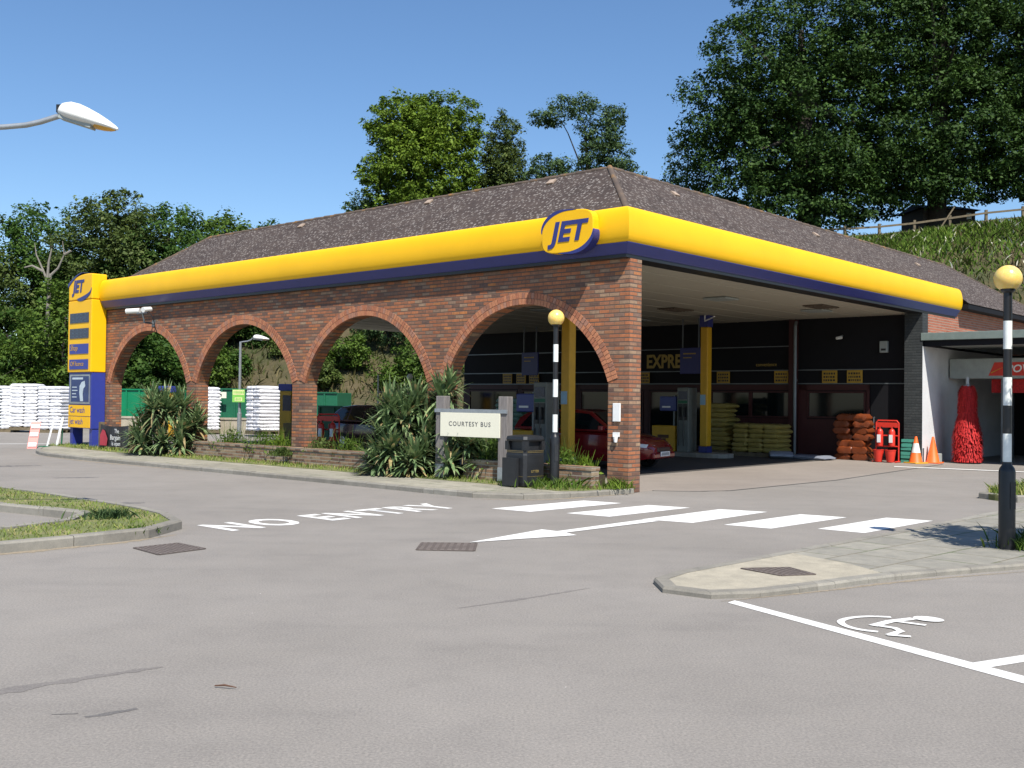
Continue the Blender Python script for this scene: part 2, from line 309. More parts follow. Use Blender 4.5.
# ------------------------------------------------------------------ mesh builder
class MB:
    def __init__(s): s.v = []; s.f = []; s.m = []
    def add(s, vs, fs, mi=0):
        o = len(s.v); s.v += [tuple(v) for v in vs]
        for f in fs: s.f.append([i + o for i in f]); s.m.append(mi)
    def box(s, x0, x1, y0, y1, z0, z1, mi=0):
        vs = [(x0,y0,z0),(x1,y0,z0),(x1,y1,z0),(x0,y1,z0),(x0,y0,z1),(x1,y0,z1),(x1,y1,z1),(x0,y1,z1)]
        s.add(vs, [(0,3,2,1),(4,5,6,7),(0,1,5,4),(1,2,6,5),(2,3,7,6),(3,0,4,7)], mi)
    def obox(s, c, ax, ay, az, mi=0):
        c, ax, ay, az = Vector(c), Vector(ax), Vector(ay), Vector(az)
        vs = [c + ax*i + ay*j + az*k for k in (-1,1) for i, j in ((-1,-1),(1,-1),(1,1),(-1,1))]
        s.add(vs, [(0,3,2,1),(4,5,6,7),(0,1,5,4),(1,2,6,5),(2,3,7,6),(3,0,4,7)], mi)
    def bar(s, a, b, w, h, mi=0, up=(0,0,1)):
        a, b = Vector(a), Vector(b); d = (b - a); L = d.length; d.normalize()
        x = d.cross(Vector(up)); 
        if x.length < 1e-4: x = d.cross(Vector((1,0,0)))
        x.normalize(); y = x.cross(d)
        s.obox((a+b)/2, x*w/2, d*L/2, y*h/2, mi)
    def prism(s, poly, z0, z1, mi=0):
        n = len(poly); vs = [(p[0],p[1],z0) for p in poly] + [(p[0],p[1],z1) for p in poly]
        fs = [tuple(range(n-1,-1,-1)), tuple(range(n,2*n))] + [(i,(i+1)%n,n+(i+1)%n,n+i) for i in range(n)]
        s.add(vs, fs, mi)
    def tube(s, path, r, n=10, mi=0, cap=True):
        path = [Vector(p) for p in path]; rs = r if isinstance(r, (list,tuple)) else [r]*len(path)
        rings = []; pd = None; px_ = None
        for i, p in enumerate(path):
            d = (path[min(i+1,len(path)-1)] - path[max(i-1,0)]).normalized()
            if px_ is None:
                x = d.cross(Vector((0,0,1)))
                if x.length < 1e-3: x = d.cross(Vector((0,1,0)))
            else: x = px_ - d * px_.dot(d)
            x.normalize(); y = d.cross(x); px_ = x
            rings.append([p + (x*math.cos(a) + y*math.sin(a))*rs[i] for a in [2*math.pi*k/n for k in range(n)]])
        vs = [v for r_ in rings for v in r_]; fs = []
        for i in range(len(path)-1):
            for k in range(n): fs.append((i*n+k, i*n+(k+1)%n, (i+1)*n+(k+1)%n, (i+1)*n+k))
        if cap: fs += [tuple(range(n-1,-1,-1)), tuple(range((len(path)-1)*n, len(path)*n))]
        s.add(vs, fs, mi)
    def lathe(s, prof, n=24, mi=0, c=(0,0,0)):
        vs = []; fs = []
        for r, z in prof:
            for k in range(n): a = 2*math.pi*k/n; vs.append((c[0]+r*math.cos(a), c[1]+r*math.sin(a), c[2]+z))
        for i in range(len(prof)-1):
            for k in range(n): fs.append((i*n+k, i*n+(k+1)%n, (i+1)*n+(k+1)%n, (i+1)*n+k))
        if prof[0][0] > 1e-5: fs.append(tuple(range(n-1,-1,-1)))
        if prof[-1][0] > 1e-5: fs.append(tuple(range((len(prof)-1)*n, len(prof)*n)))
        s.add(vs, fs, mi)
    def loft(s, rings, mi=0, closed=True, caps=True):
        n = len(rings[0]); vs = [v for r_ in rings for v in r_]; fs = []
        for i in range(len(rings)-1):
            for k in range(n if closed else n-1): fs.append((i*n+k, i*n+(k+1)%n, (i+1)*n+(k+1)%n, (i+1)*n+k))
        if caps: fs += [tuple(range(n-1,-1,-1)), tuple(range((len(rings)-1)*n, len(rings)*n))]
        s.add(vs, fs, mi)
    def build(s, name, mats, parent=None, smooth=False, bevel=0.0, fix=True):
        me = bpy.data.meshes.new(name); me.from_pydata(s.v, [], s.f)
        if not isinstance(mats, (list, tuple)): mats = [mats]
        for m in mats: me.materials.append(m)
        me.polygons.foreach_set('material_index', s.m)
        if fix:
            bm = bmesh.new(); bm.from_mesh(me); bmesh.ops.recalc_face_normals(bm, faces=bm.faces); bm.to_mesh(me); bm.free()
        if smooth:
            me.polygons.foreach_set('use_smooth', [True]*len(me.polygons))
            try: me.set_sharp_from_angle(angle=R(40))
            except Exception: pass
        me.update()
        o = bpy.data.objects.new(name, me); C.objects.link(o)
        if parent: o.parent = parent
        if bevel:
            md = o.modifiers.new('bevel', 'BEVEL'); md.width = bevel; md.segments = 2; md.limit_method = 'ANGLE'; md.angle_limit = R(40)
        return o

def tag(o, label, cat, group=None, kind=None):
    if label: o['label'] = label
    if cat: o['category'] = cat
    if group: o['group'] = group
    if kind: o['kind'] = kind
    return o
def empty(name, loc=(0,0,0), rz=0.0, label=None, cat=None, group=None):
    o = bpy.data.objects.new(name, None); C.objects.link(o); o.location = loc; o.rotation_euler = (0,0,rz); o.empty_display_size = 0.3
    return tag(o, label, cat, group)
def struct(o): o['kind'] = 'structure'; return o
def dup(root, loc, rz, label=None):
    r = root.copy(); C.objects.link(r); r.location = loc; r.rotation_euler = (0,0,rz)
    if label: r['label'] = label
    for ch in list(root.children):
        c = ch.copy(); C.objects.link(c); c.parent = r
        for g in list(ch.children):
            d = g.copy(); C.objects.link(d); d.parent = c
    return r
def text(name, s, size, origin, xdir, up, mat, parent=None, extrude=0.004, shear=0.0, bold=0.0, align='LEFT', sx=1.0, space=1.0):
    cu = bpy.data.curves.new(name, 'FONT'); cu.body = s; cu.size = size; cu.shear = shear; cu.offset = bold; cu.extrude = extrude
    cu.align_x = align; cu.resolution_u = 3; cu.space_character = space
    to = bpy.data.objects.new(name + '_tmp', cu); C.objects.link(to)
    dg = bpy.context.evaluated_depsgraph_get(); dg.update()
    me = bpy.data.meshes.new_from_object(to.evaluated_get(dg)); bpy.data.objects.remove(to)
    x = Vector(xdir).normalized(); u = Vector(up).normalized(); z = x.cross(u)
    mx = Matrix(((x.x*sx, u.x, z.x, origin[0]), (x.y*sx, u.y, z.y, origin[1]), (x.z*sx, u.z, z.z, origin[2]), (0,0,0,1)))
    me.transform(mx); me.materials.clear(); me.materials.append(mat)
    me.name = name
    o = bpy.data.objects.new(name, me); C.objects.link(o)
    if parent: o.parent = parent
    return o
def npmesh(name, co, faces_per, mats, parent=None, mi=None, smooth=False):
    """co: (n*k,3) vertices, consecutive k vertices form one face"""
    k = faces_per; n = len(co)//k
    me = bpy.data.meshes.new(name); me.vertices.add(n*k); me.vertices.foreach_set('co', np.asarray(co, dtype=np.float32).ravel())
    me.loops.add(n*k); me.loops.foreach_set('vertex_index', np.arange(n*k, dtype=np.int32))
    me.polygons.add(n); me.polygons.foreach_set('loop_start', np.arange(0, n*k, k, dtype=np.int32))
    if not isinstance(mats, (list, tuple)): mats = [mats]
    for m in mats: me.materials.append(m)
    if mi is not None: me.polygons.foreach_set('material_index', np.asarray(mi, dtype=np.int32))
    me.update(calc_edges=True); me.validate()
    o = bpy.data.objects.new(name, me); C.objects.link(o)
    if parent: o.parent = parent
    return o

# ------------------------------------------------------------------ terrain
def hillz(x, y):
    x = np.asarray(x, float); y = np.asarray(y, float)
    hc = np.interp(x, [-60, -32, -24, -18, -5, 10, 24, 30, 36, 60], [4.5, 4.8, 6.5, 9.2, 11.8, 12.4, 12.75, 13.3, 14.1, 15.5])
    yf = np.interp(x, [-60, -10, 10, 30, 60], [55, 54, 54, 51, 47])
    u = np.clip((y - yf) / 18.0, 0, 1.0)
    z = hc * (u - 0.12*np.sin(2*np.pi*u)/ (2*np.pi) * 2)
    z = z + np.clip(y - yf - 18, 0, 200) * 0.02
    z = z + 0.35*np.sin(x*0.55 + 1.3*np.sin(y*0.4))*np.sin(y*0.7)*np.clip(u*4, 0, 1)*np.clip((1-u)*5, 0.25, 1)
    return np.where(y < yf, -0.3, z)
def hz(x, y): return float(hillz(x, y))
def make_hill():
    xs = np.linspace(-130, 130, 174); ys = np.concatenate([np.linspace(44, 80, 46), np.linspace(82, 330, 30)])
    X, Y = np.meshgrid(xs, ys); Z = hillz(X, Y)
    nx, ny = len(xs), len(ys); v = np.stack([X, Y, Z], -1).reshape(-1, 3)
    f = [(j*nx+i, j*nx+i+1, (j+1)*nx+i+1, (j+1)*nx+i) for j in range(ny-1) for i in range(nx-1)]
    b = MB(); b.v = [tuple(p) for p in v]; b.f = f; b.m = [0]*len(f)
    return struct(b.build('hillside', M['bank'], smooth=True, fix=False))
make_hill()
b = MB(); b.box(-160, 160, -60, 330, -0.5, 0.0); struct(b.build('ground', M['asphalt']))

# forecourt surface (under canopy and apron in front of it), 4 mm above the asphalt
fc = [BW(0.02,0.9), BW(-0.9,1.6), BW(-1.15,6), BW(-0.6,13.9), BW(0.5,14.4), BW(19,14.4), BW(24,8), BW(24,0.5), BW(19.0,0.42), BW(0.02,0.42)]
b = MB(); b.prism([(p.x,p.y) for p in fc], -0.02, 0.004); struct(b.build('forecourt', M['forecourt']))
b = MB(); b.prism([(q.x,q.y) for q in (BW(2.35,0.5),BW(2.35,14.35),BW(18.9,14.35),BW(18.9,0.5))], 0.0, 0.008); struct(b.build('shade_tinted_forecourt', M['canopy_shade']))  # dark sheet behind the sun line: canopy shade painted onto the floor
# dark joint round the forecourt apron
def ribbon(pts, w, z, mat, name):
    b = MB(); pts = [Vector((p[0],p[1],0)) for p in pts]
    for i in range(len(pts)-1):
        d = (pts[i+1]-pts[i]).normalized(); n_ = Vector((-d.y,d.x,0))*w/2
        b.add([(p.x,p.y,z) for p in (pts[i]-n_, pts[i+1]-n_, pts[i+1]+n_, pts[i]+n_)], [(0,1,2,3)])
    return struct(b.build(name, mat))
ribbon([BW(0.02,0.8), BW(-0.55,1.15), BW(-0.95,1.9), BW(-1.15,6), BW(-0.6,13.9)], 0.05, 0.008, M['patch'], 'forecourt_joint')

def offset_poly(poly, d):
    """inset a CCW polygon by d"""
    n = len(poly); out = []
    for i in range(n):
        p0, p1, p2 = Vector(poly[i-1]), Vector(poly[i]), Vector(poly[(i+1)%n])
        d1 = (p1-p0).normalized(); d2 = (p2-p1).normalized(); n1 = Vector((-d1.y,d1.x)); n2 = Vector((-d2.y,d2.x))
        m = (n1+n2); m = m/max(0.4, m.length_squared)*2
        out.append(tuple(p1 + m*d))
    return out
def ccw(poly):
    a = sum(poly[i-1][0]*poly[i][1]-poly[i][0]*poly[i-1][1] for i in range(len(poly)))
    return poly if a > 0 else poly[::-1]
def smoothpts(pts, k=2):
    for _ in range(k):
        o = [pts[0]]
        for a, b_ in zip(pts[:-1], pts[1:]):
            o += [(a[0]*.75+b_[0]*.25, a[1]*.75+b_[1]*.25), (a[0]*.25+b_[0]*.75, a[1]*.25+b_[1]*.75)]
        o.append(pts[-1]); pts = o
    return pts
def resample(pts, step):
    pts = [Vector((p[0],p[1])) for p in pts]; out = [pts[0]]; acc = 0
    for a, b_ in zip(pts[:-1], pts[1:]):
        L = (b_-a).length; pos = step-acc
        while pos <= L: out.append(a+(b_-a)*pos/L); pos += step
        acc = (acc+L) % step if L else acc
    if (out[-1]-pts[-1]).length > step*0.3: out.append(pts[-1])
    else: out[-1] = pts[-1]
    return out
def kerb_line(name, pts, w=0.13, z=0.115, step=0.9, side=1, gap=0.005, jit=0.005):
    """row of kerb stones along pts; the stone lies on the left (side=1) of the travel direction"""
    b = MB(); ps = resample(pts, step)
    for a, c in zip(ps[:-1], ps[1:]):
        d = (c-a).normalized(); n_ = Vector((-d.y,d.x))*w*side; a2 = a+d*gap; c2 = c-d*gap; jz = random.uniform(-jit,jit)
        q = [a2, c2, c2+n_, a2+n_]
        top = [a2+n_*0.12, c2+n_*0.12, c2+n_, a2+n_]
        vs = [(p.x,p.y,-0.05) for p in q] + [(q[0].x,q[0].y,z-0.02+jz),(q[1].x,q[1].y,z-0.02+jz)] + [(p.x,p.y,z+jz) for p in top]
        b.add(vs, [(0,1,5,4),(4,5,7,6),(6,7,8,9),(2,3,9,8),(1,2,8,7,5),(3,0,4,6,9),(0,3,2,1)])
    return struct(b.build(name, M['kerb']))

# ---- pavement and verge in front of the arcade
kf = [(-13.9,30.4),(-13.2,28.6),(-12.3,27.3),(-11.2,26.3),(-9.3,24.7),(-6.85,22.65),(-4.15,20.35),(-2.0,18.45),(-0.95,17.45),(-0.35,17.05),(0.3,17.0),(0.95,17.4),(1.75,18.0),(2.2,18.45)]
kf = smoothpts(kf)
kerb_line('kerb', kf, side=1, z=0.09)
back = [BW(0.0,0.25), BW(0.0,0.4), BW(19.4,0.4), BW(21.6,-0.2)]
poly = ccw(list(kf) + [(p.x,p.y) for p in back])
pin = offset_poly(poly, 0.125)
b = MB(); b.prism(pin, -0.05, 0.075); struct(b.build('pavement', M['slab']))
# grass verge strip on the pavement between slabs and low wall
def strip_ts(ts, z0, z1):
    p = [BW(t,s) for t, s in ts]; return [(q.x,q.y) for q in p]
verge = strip_ts([(21.2,-0.95),(17.5,-1.25),(13,-1.35),(8,-1.2),(5,-1.15),(2.6,-1.1),(1.6,-1.2),(0.6,-1.25),(0.1,-0.6),(0.0,0.0),(0.0,0.3),(2,-0.1),(8,-0.1),(19.3,-0.1),(21.3,0.2)], 0, 0)
verge = ccw(verge)
b = MB(); b.prism(verge, 0.0, 0.084); struct(b.build('grass_verge', M['lawn']))

# ---- grass island at left
isl_far = [(-16,24.2),(-11.4,19.6),(-8.9,17.55),(-7.4,16.35),(-6.4,15.45),(-5.55,14.75),(-4.85,14.05),(-4.3,13.35),(-4.02,12.75)]
isl_near = [(-4.0,12.4),(-4.08,12.0),(-4.37,11.6),(-4.82,11.1),(-5.3,10.6),(-6.4,9.6),(-9.0,7.2),(-12,4.5)]
outer = smoothpts(isl_far + isl_near)
kerb_line('kerb', outer[::-1], side=1)
inner_bay = smoothpts([(-12.6,5.9),(-6.9,10.9),(-5.85,11.85),(-5.5,12.5),(-5.45,13.2),(-5.65,13.62),(-6.1,13.85),(-7.0,14.35),(-8.6,15.3),(-15.2,21.0)])
kerb_line('kerb', inner_bay, side=-1)
pl = [tuple(p) for p in outer] + [tuple(p) for p in inner_bay]
a_ = sum(pl[i-1][0]*pl[i][1]-pl[i][0]*pl[i-1][1] for i in range(len(pl)))
# the island is a horseshoe: quads between the matching sides
def horseshoe(o_, i_, n=60, ins=0.125):
    def samp(pts, k):
        pts = [Vector(p) for p in pts]; L = [0]
        for a, c in zip(pts[:-1], pts[1:]): L.append(L[-1]+(c-a).length)
        out = []
        for j in range(k+1):
            d = L[-1]*j/k
            for q in range(len(L)-1):
                if L[q] <= d <= L[q+1]+1e-6:
                    out.append(pts[q]+(pts[q+1]-pts[q])*((d-L[q])/max(1e-9,L[q+1]-L[q]))); break
        return out
    # pair by nearest so that the strip follows both edges
    A = samp(o_, n); B = []
    Bs = samp(i_[::-1], 400); j = 0
    for k, a in enumerate(A):
        lo = j; best = min(range(lo, min(len(Bs), lo+60)), key=lambda q: (Bs[q]-a).length); j = best; B.append(Bs[j])
    return A, B
A, Bp = horseshoe(outer, inner_bay)
b = MB()
for i in range(len(A)-1):
    ia = []
    for a, c in ((A[i],Bp[i]),(A[i+1],Bp[i+1])):
        d = (c-a).normalized(); ia += [a+d*0.12, c-d*0.12]
    b.add([(ia[0].x,ia[0].y,0.1),(ia[2].x,ia[2].y,0.1),(ia[3].x,ia[3].y,0.1),(ia[1].x,ia[1].y,0.1)], [(0,1,2,3)])
struct(b.build('grass_island', M['lawn']))

# ---- right-hand pavement nose
rk = smoothpts([(8.3,16.65),(7.43,15.72),(5.7,13.88),(4.24,12.42),(2.89,11.07),(1.95,10.13),(1.52,9.72),(1.29,9.38),(1.24,9.1),(1.33,8.86),(1.55,8.69),(1.88,8.60),(2.74,9.12),(3.69,9.76),(5.3,10.47),(9.5,12.6),(14,15)], 2)
kerb_line('kerb', rk, side=1, z=0.055, step=0.46, gap=0.0015, jit=0.002)
rp = ccw(list(rk)+[(14,17.0),(9.5,17.6)])
b = MB(); b.prism(offset_poly(rp,0.125), -0.05, 0.045); struct(b.build('pavement', M['slab_right']))
nose = [(3.0,11.02),(2.9,10.90),(2.03,10.03),(1.62,9.64),(1.44,9.36),(1.40,9.14),(1.46,8.97),(1.62,8.84),(1.88,8.77),(2.7,9.27),(3.52,9.78),(3.4,10.3)]
b = MB(); b.prism(ccw(nose), 0.02, 0.049); struct(b.build('pavement_nose', M['pale_concrete']))
# small planted island behind it
i2 = smoothpts([(10.6,20.9),(8.9,19.2),(8.2,18.3),(8.2,17.7),(8.7,17.35),(11,18.2),(13,19)])
kerb_line('kerb', i2, side=1)
b = MB(); b.prism(offset_poly(ccw(list(i2)),0.12), -0.05, 0.1); struct(b.build('planted_island', M['lawn']))

# ---- road markings
def mark(name, pts, z=0.0032):
    b = MB(); b.add([(p[0],p[1],z) for p in ccw(list(pts))], [tuple(range(len(pts)))]); return struct(b.build(name, M['paint'], fix=False))
for q in ([(-0.29,15.57),(0.29,15.18),(1.78,16.62),(1.2,16.98)], [(0.81,15.05),(1.4,14.66),(2.78,16.03),(2.18,16.36)],
          [(1.83,14.39),(2.47,14.03),(3.86,15.55),(3.2,15.86)], [(2.86,13.86),(3.4,13.5),(4.85,14.93),(4.28,15.28)],
          [(4.02,13.54),(4.5,13.15),(5.97,14.62),(5.43,14.95)]):
    mark('zebra_stripe', q)
mark('direction_arrow', [(-0.47,11.86),(0.40,13.12),(0.585,12.96),(1.86,14.36),(2.03,14.18),(0.69,12.83),(0.81,12.6)], 0.0064)
mark('bay_line', [(1.79,8.5),(1.87,8.60),(3.14,6.3),(6.0,1.1),(5.9,1.05),(3.04,6.16)])
mark('bay_line', [(2.96,6.62),(3.02,6.51),(4.8,7.42),(4.74,7.53)])
mark('bay_line', [(-18.6,33.2),(-18.55,33.0),(-12.8,34.9),(-12.85,35.1)])
mark('bay_line', [(10.05,27.15),(9.95,26.85),(13.6,24.65),(13.7,24.85)], 0.012)
# NO ENTRY, stretched along the lane
t0 = Vector((-3.44,12.64,0.0032)); bx = Vector((2.55,2.95,0)).normalized(); bu = Vector((-bx.y,bx.x,0))
no = text('no_entry_marking', 'NO ENTRY', 1.05, t0, bx, bu, M['paint'], extrude=0.0, bold=0.03, sx=0.69, space=1.18); struct(no)
# wheelchair symbol painted in the disabled bay
b = MB()
def stroke(P_, w, z):
    P_ = [Vector((p[0], p[1], 0)) for p in P_]; ns = []
    for i in range(len(P_)):
        d = (P_[min(i+1, len(P_)-1)] - P_[max(i-1, 0)]).normalized(); ns.append(Vector((-d.y, d.x, 0))*w/2)
    for i in range(len(P_)-1):
        q = (P_[i]-ns[i], P_[i+1]-ns[i+1], P_[i+1]+ns[i+1], P_[i]+ns[i])
        b.add([(p.x, p.y, z) for p in q], [(0,1,2,3)])
stroke(smoothpts([(2.941,7.987),(2.789,8.015),(2.633,7.963),(2.525,7.867),(2.482,7.777),(2.483,7.641),(2.548,7.529),(2.658,7.471)]), 0.055, 0.006)
stroke([(2.691,7.669),(2.877,7.833),(3.10,7.945)], 0.075, 0.0065)
stroke([(2.92,7.84),(3.099,7.707)], 0.055, 0.007)
stroke([(2.72,7.69),(2.826,7.593),(2.833,7.496),(2.698,7.363)], 0.06, 0.0075)
stroke([(2.69,7.375),(2.839,7.323)], 0.055, 0.008)
hp = [(3.205+0.115*math.cos(a)*0.92-0.02*math.sin(a), 7.925+0.10*math.sin(a)) for a in [2*math.pi*k/18 for k in range(18)]]
b.add([(p[0],p[1],0.0085) for p in hp], [tuple(range(18))])
struct(b.build('wheelchair_symbol', M['paint'], fix=False))

# tar patches and cracks in the asphalt
def blotch(name, pts, w, mat, z=0.0015, seed=1):
    rnd = random.Random(seed); ps = resample(smoothpts(pts, 2), 0.05); b = MB(); n = len(ps)
    L, Rr = [], []
    for i, p in enumerate(ps):
        d = (ps[min(i+1,n-1)]-ps[max(i-1,0)]).normalized(); k = Vector((-d.y,d.x)); ww = w*(0.25+math.sin(math.pi*(i+.5)/n))*rnd.uniform(0.45,1.1)
        L.append(p+k*ww*rnd.uniform(.3,.7)); Rr.append(p-k*ww*rnd.uniform(.3,.7))
    for i in range(n-1):
        b.add([(q.x,q.y,z) for q in (Rr[i],Rr[i+1],L[i+1],L[i])], [(0,1,2,3)])
    return struct(b.build(name, mat, fix=False))
blotch('tar_patch', [(-2.16,5.30),(-2.07,5.36),(-1.95,5.46)], 0.05, M['patch'], seed=2)
blotch('tar_patch', [(-2.35,5.34),(-2.22,5.36)], 0.02, M['patch'], seed=3)
blotch('tar_patch', [(-3.2,5.4),(-2.5,6.0),(-2.1,6.3)], 0.10, M['wornband'], seed=4)
blotch('tar_patch', [(-0.4,8.16),(0.1,8.55),(0.7,9.1)], 0.05, M['wornband'], seed=5)
blotch('tar_patch', [(-6.15,15.6),(-5.9,15.72),(-5.6,15.85)], 0.28, M['patch'], seed=6)
blotch('tar_patch', [(-14.2,22.2),(-12.2,23.0),(-10.8,23.8)], 0.5, M['patch'], seed=7)
blotch('tar_patch', [(-9.0,20.3),(-8.2,20.6)], 0.25, M['patch'], seed=8)
for sd, pts, w in ((11, [(-3.95,12.25),(-4.35,11.5),(-4.9,10.95),(-5.4,10.45),(-6.6,9.35)], 0.16), (12, [(1.75,8.56),(2.7,9.04),(3.7,9.66),(5.2,10.3)], 0.05),
                   (13, [(-13.0,28.0),(-11.1,26.05),(-9.3,24.5),(-6.8,22.5)], 0.12), (14, [(-0.6,17.05),(0.3,16.9),(1.0,17.3),(2.2,18.4)], 0.12)):
    blotch('gutter_grit', pts, w, M['dirt'], 0.0022, sd)

# ------------------------------------------------------------------ petrol station
ST = empty('petrol_station', W0, BROT, 'long red brick filling station with yellow fascia, arches and a brown tiled hip roof', 'petrol station')
SPR, CROWN, TOPZ, TH = 1.98, 3.5, 4.30, 0.36
OPEN = [(0.46,4.66),(5.20,9.45),(9.95,14.25),(14.75,19.05)]
TEND = 19.4
def arch_z(t, a, c):
    h = (c-a)/2; r = CROWN-SPR; Rr = (h*h+r*r)/(2*r); cz = CROWN-Rr
    return cz + math.sqrt(max(0, Rr*Rr-(t-(a+c)/2)**2))
b = MB(); ts = [0.0]; lows = {}
cols = []
prev = 0.0
for a, c in OPEN:
    cols.append(('p', prev, a)); cols.append(('o', a, c)); prev = c
cols.append(('p', prev, TEND))
for k, a, c in cols:
    if k == 'p': b.box(0, TH, a, c, -0.05, TOPZ)
    else:
        n = 40
        for i in range(n):
            u0, u1 = a+(c-a)*(0.5-0.5*math.cos(math.pi*i/n)), a+(c-a)*(0.5-0.5*math.cos(math.pi*(i+1)/n))
            z0, z1 = arch_z(u0,a,c), arch_z(u1,a,c)
            b.add([(0,u0,z0),(0,u1,z1),(0,u1,TOPZ),(0,u0,TOPZ)], [(0,1,2,3)])
            b.add([(TH,u0,z0),(TH,u1,z1),(TH,u1,TOPZ),(TH,u0,TOPZ)], [(0,3,2,1)])
            b.add([(0,u0,z0),(TH,u0,z0),(TH,u1,z1),(0,u1,z1)], [(0,1,2,3)])
wall = b.build('arcade_wall', M['brick'], ST, fix=False)
rnd = random.Random(3)
for a, c in OPEN:
    b = MB(); h = (c-a)/2; r = CROWN-SPR; Rr = (h*h+r*r)/(2*r); cz = CROWN-Rr; tc = (a+c)/2
    half = math.asin(min(1, h/Rr))
    for ring in range(2):
        r0 = Rr-0.002+ring*0.118; r1 = r0+0.108; n = int(2*half*r0/0.078); da = 2*half/n
        for i in range(n):
            a0 = -half+da*i+0.0022; a1 = a0+da-0.0044
            def pt(rr, aa): return (tc+rr*math.sin(aa), cz+rr*math.cos(aa))
            q = [pt(r0,a0),pt(r0,a1),pt(r1,a1),pt(r1,a0)]; pr = -0.012-rnd.random()*0.004
            vs = [(pr,y,z) for y,z in q]+[(0.06,y,z) for y,z in q]
            b.add(vs, [(0,1,2,3),(4,7,6,5),(0,4,5,1),(1,5,6,2),(2,6,7,3),(3,7,4,0)], rnd.choice([0,0,1,1,1,2,3]))
    # mortar bed behind the voussoirs
    m_ = 30
    for i in range(m_):
        a0, a1 = -half+2*half*i/m_, -half+2*half*(i+1)/m_
        p = [(tc+rr*math.sin(aa), cz+rr*math.cos(aa)) for rr, aa in ((Rr+0.001,a0),(Rr+0.001,a1),(Rr+0.228,a1),(Rr+0.228,a0))]
        b.add([(-0.006,y,z) for y,z in p], [(0,1,2,3)], 4)
    b.build('arch_ring', [M['vous0'],M['vous1'],M['vous2'],M['vous3'],M['mortar']], wall)

# fascia: profile (offset outwards, z), swept along the two fronts
def fascia_mesh(prof, s_end, t_end, endcaps=True):
    b = MB(); rings = []
    rings.append([(-o, t_end, z) for o, z in prof])
    rings.append([(-o, -(o-0.12), z) for o, z in prof])
    rings.append([(s_end, -(o-0.12), z) for o, z in prof])
    b.loft(rings, closed=True, caps=endcaps); return b
yprof = [(-0.30,4.47),(0.235,4.455),(0.262,4.49),(0.285,4.56),(0.296,4.65),(0.298,4.74),(0.290,4.83),(0.275,4.92),(0.25,5.0),(0.215,5.06),(0.16,5.095),(0.08,5.105),(-0.30,5.105)]
fas = fascia_mesh(yprof, 16.72, 19.25).build('fascia', M['yellow'], ST, smooth=True)
bprof = [(-0.30,4.262),(0.13,4.262),(0.150,4.285),(0.245,4.440),(0.245,4.452),(-0.30,4.452)]
fascia_mesh(bprof, 16.66, 19.25).build('fascia_trim', M['blue'], fas)
kprof = [(-0.285,4.20),(0.125,4.20),(0.125,4.258),(-0.285,4.258)]
fascia_mesh(kprof, 16.6, 19.25).build('fascia_edge', M['black'], fas)

# roof: truncated hip; plane z = 4.6 + 0.84*(depth+0.3)
def rz_(d): return 4.72+0.80*(d+0.3)
E0, RD = 0.0, 1.84
T1, S1 = 18.9, 25.6
RZ = 6.40
b = MB()
def roof_quad(p): b.add(p, [(0,1,2,3)])
zE = 4.98; dE = 0.06      # where the slope meets the fascia back
A0, A1, A2, A3 = (dE,dE,zE), (dE,T1,zE), (S1,T1,zE), (S1,dE,zE)
i0, i1, i2_, i3 = (RD,RD,RZ), (RD,16.65,RZ), (20.85,16.65,RZ), (20.85,RD,RZ)
roof_quad([A0,i0,i1,A1]); roof_quad([A1,i1,i2_,A2]); roof_quad([A2,i2_,i3,A3]); roof_quad([A3,i3,i0,A0])
b.add([(i[0],i[1],RZ-0.02) for i in (i0,i1,i2_,i3)], [(0,3,2,1)])
# eaves carried lower beyond the end of the fascia
sl = (RZ-zE)/(RD-dE); zL = zE-sl*(dE+0.35)
b.add([(16.74,-0.35,zL),(S1+0.35,-0.35,zL),(S1-0.0,dE,zE),(16.74,dE,zE)], [(0,1,2,3)])
b.add([(S1+0.35,-0.35,zL),(S1+0.35,T1,zL),(S1,T1,zE),(S1,dE,zE)], [(0,1,2,3)])
roof = b.build('roof', M['tile'], ST)
b = MB(); b.box(16.76, S1+0.3, -0.33, -0.05, zL-0.16, zL-0.02); b.box(16.76, S1+0.3, -0.05, 0.3, zL-0.16, zL-0.10)
b.build('eaves_board', M['dark'], roof)
b = MB()
def ridge_run(p, q, w=0.05):
    p, q = Vector(p), Vector(q); n = max(1, int((q-p).length/0.42)); d = (q-p)/n
    for i in range(n):
        a = p+d*i; c = p+d*(i+1.04)
        b.tube([a+Vector((0,0,-0.03)), c+Vector((0,0,-0.015))], w, 10)
ridge_run(i0,i1); ridge_run(i0,i3); ridge_run(A0,i0,0.06); ridge_run(A3,i3); ridge_run(A1,i1); ridge_run((S1+.35,-.35,zL),A3,0.07)
b.build('ridge_tile', M['ridge'], roof, smooth=True)
# small roof vents (pale tiles)
vt_mat = plain('clay_vent_tile', (0.33,0.25,0.19), 0.9)
def slope_pt(t, d): return Vector((dE+d, t, zE+sl*d))
for t, d in ((3.2,1.55),(7.0,1.6),(11.8,1.5)):
    b = MB(); p = slope_pt(t,d); b.obox(p+Vector((0,0,0.03)), Vector((1,0,sl)).normalized()*0.08, (0,0.09,0), Vector((-sl,0,1)).normalized()*0.015); b.build('vent_tile', vt_mat, roof)
for s, d in ((3.6,1.35),(10.2,1.3),(17.0,1.2)):
    b = MB(); p = Vector((s,dE+d,zE+sl*d)); b.obox(p+Vector((0,0,0.02)), (0.09,0,0), Vector((0,1,sl)).normalized()*0.08, Vector((0,-sl,1)).normalized()*0.02); b.build('vent_tile', vt_mat, roof)

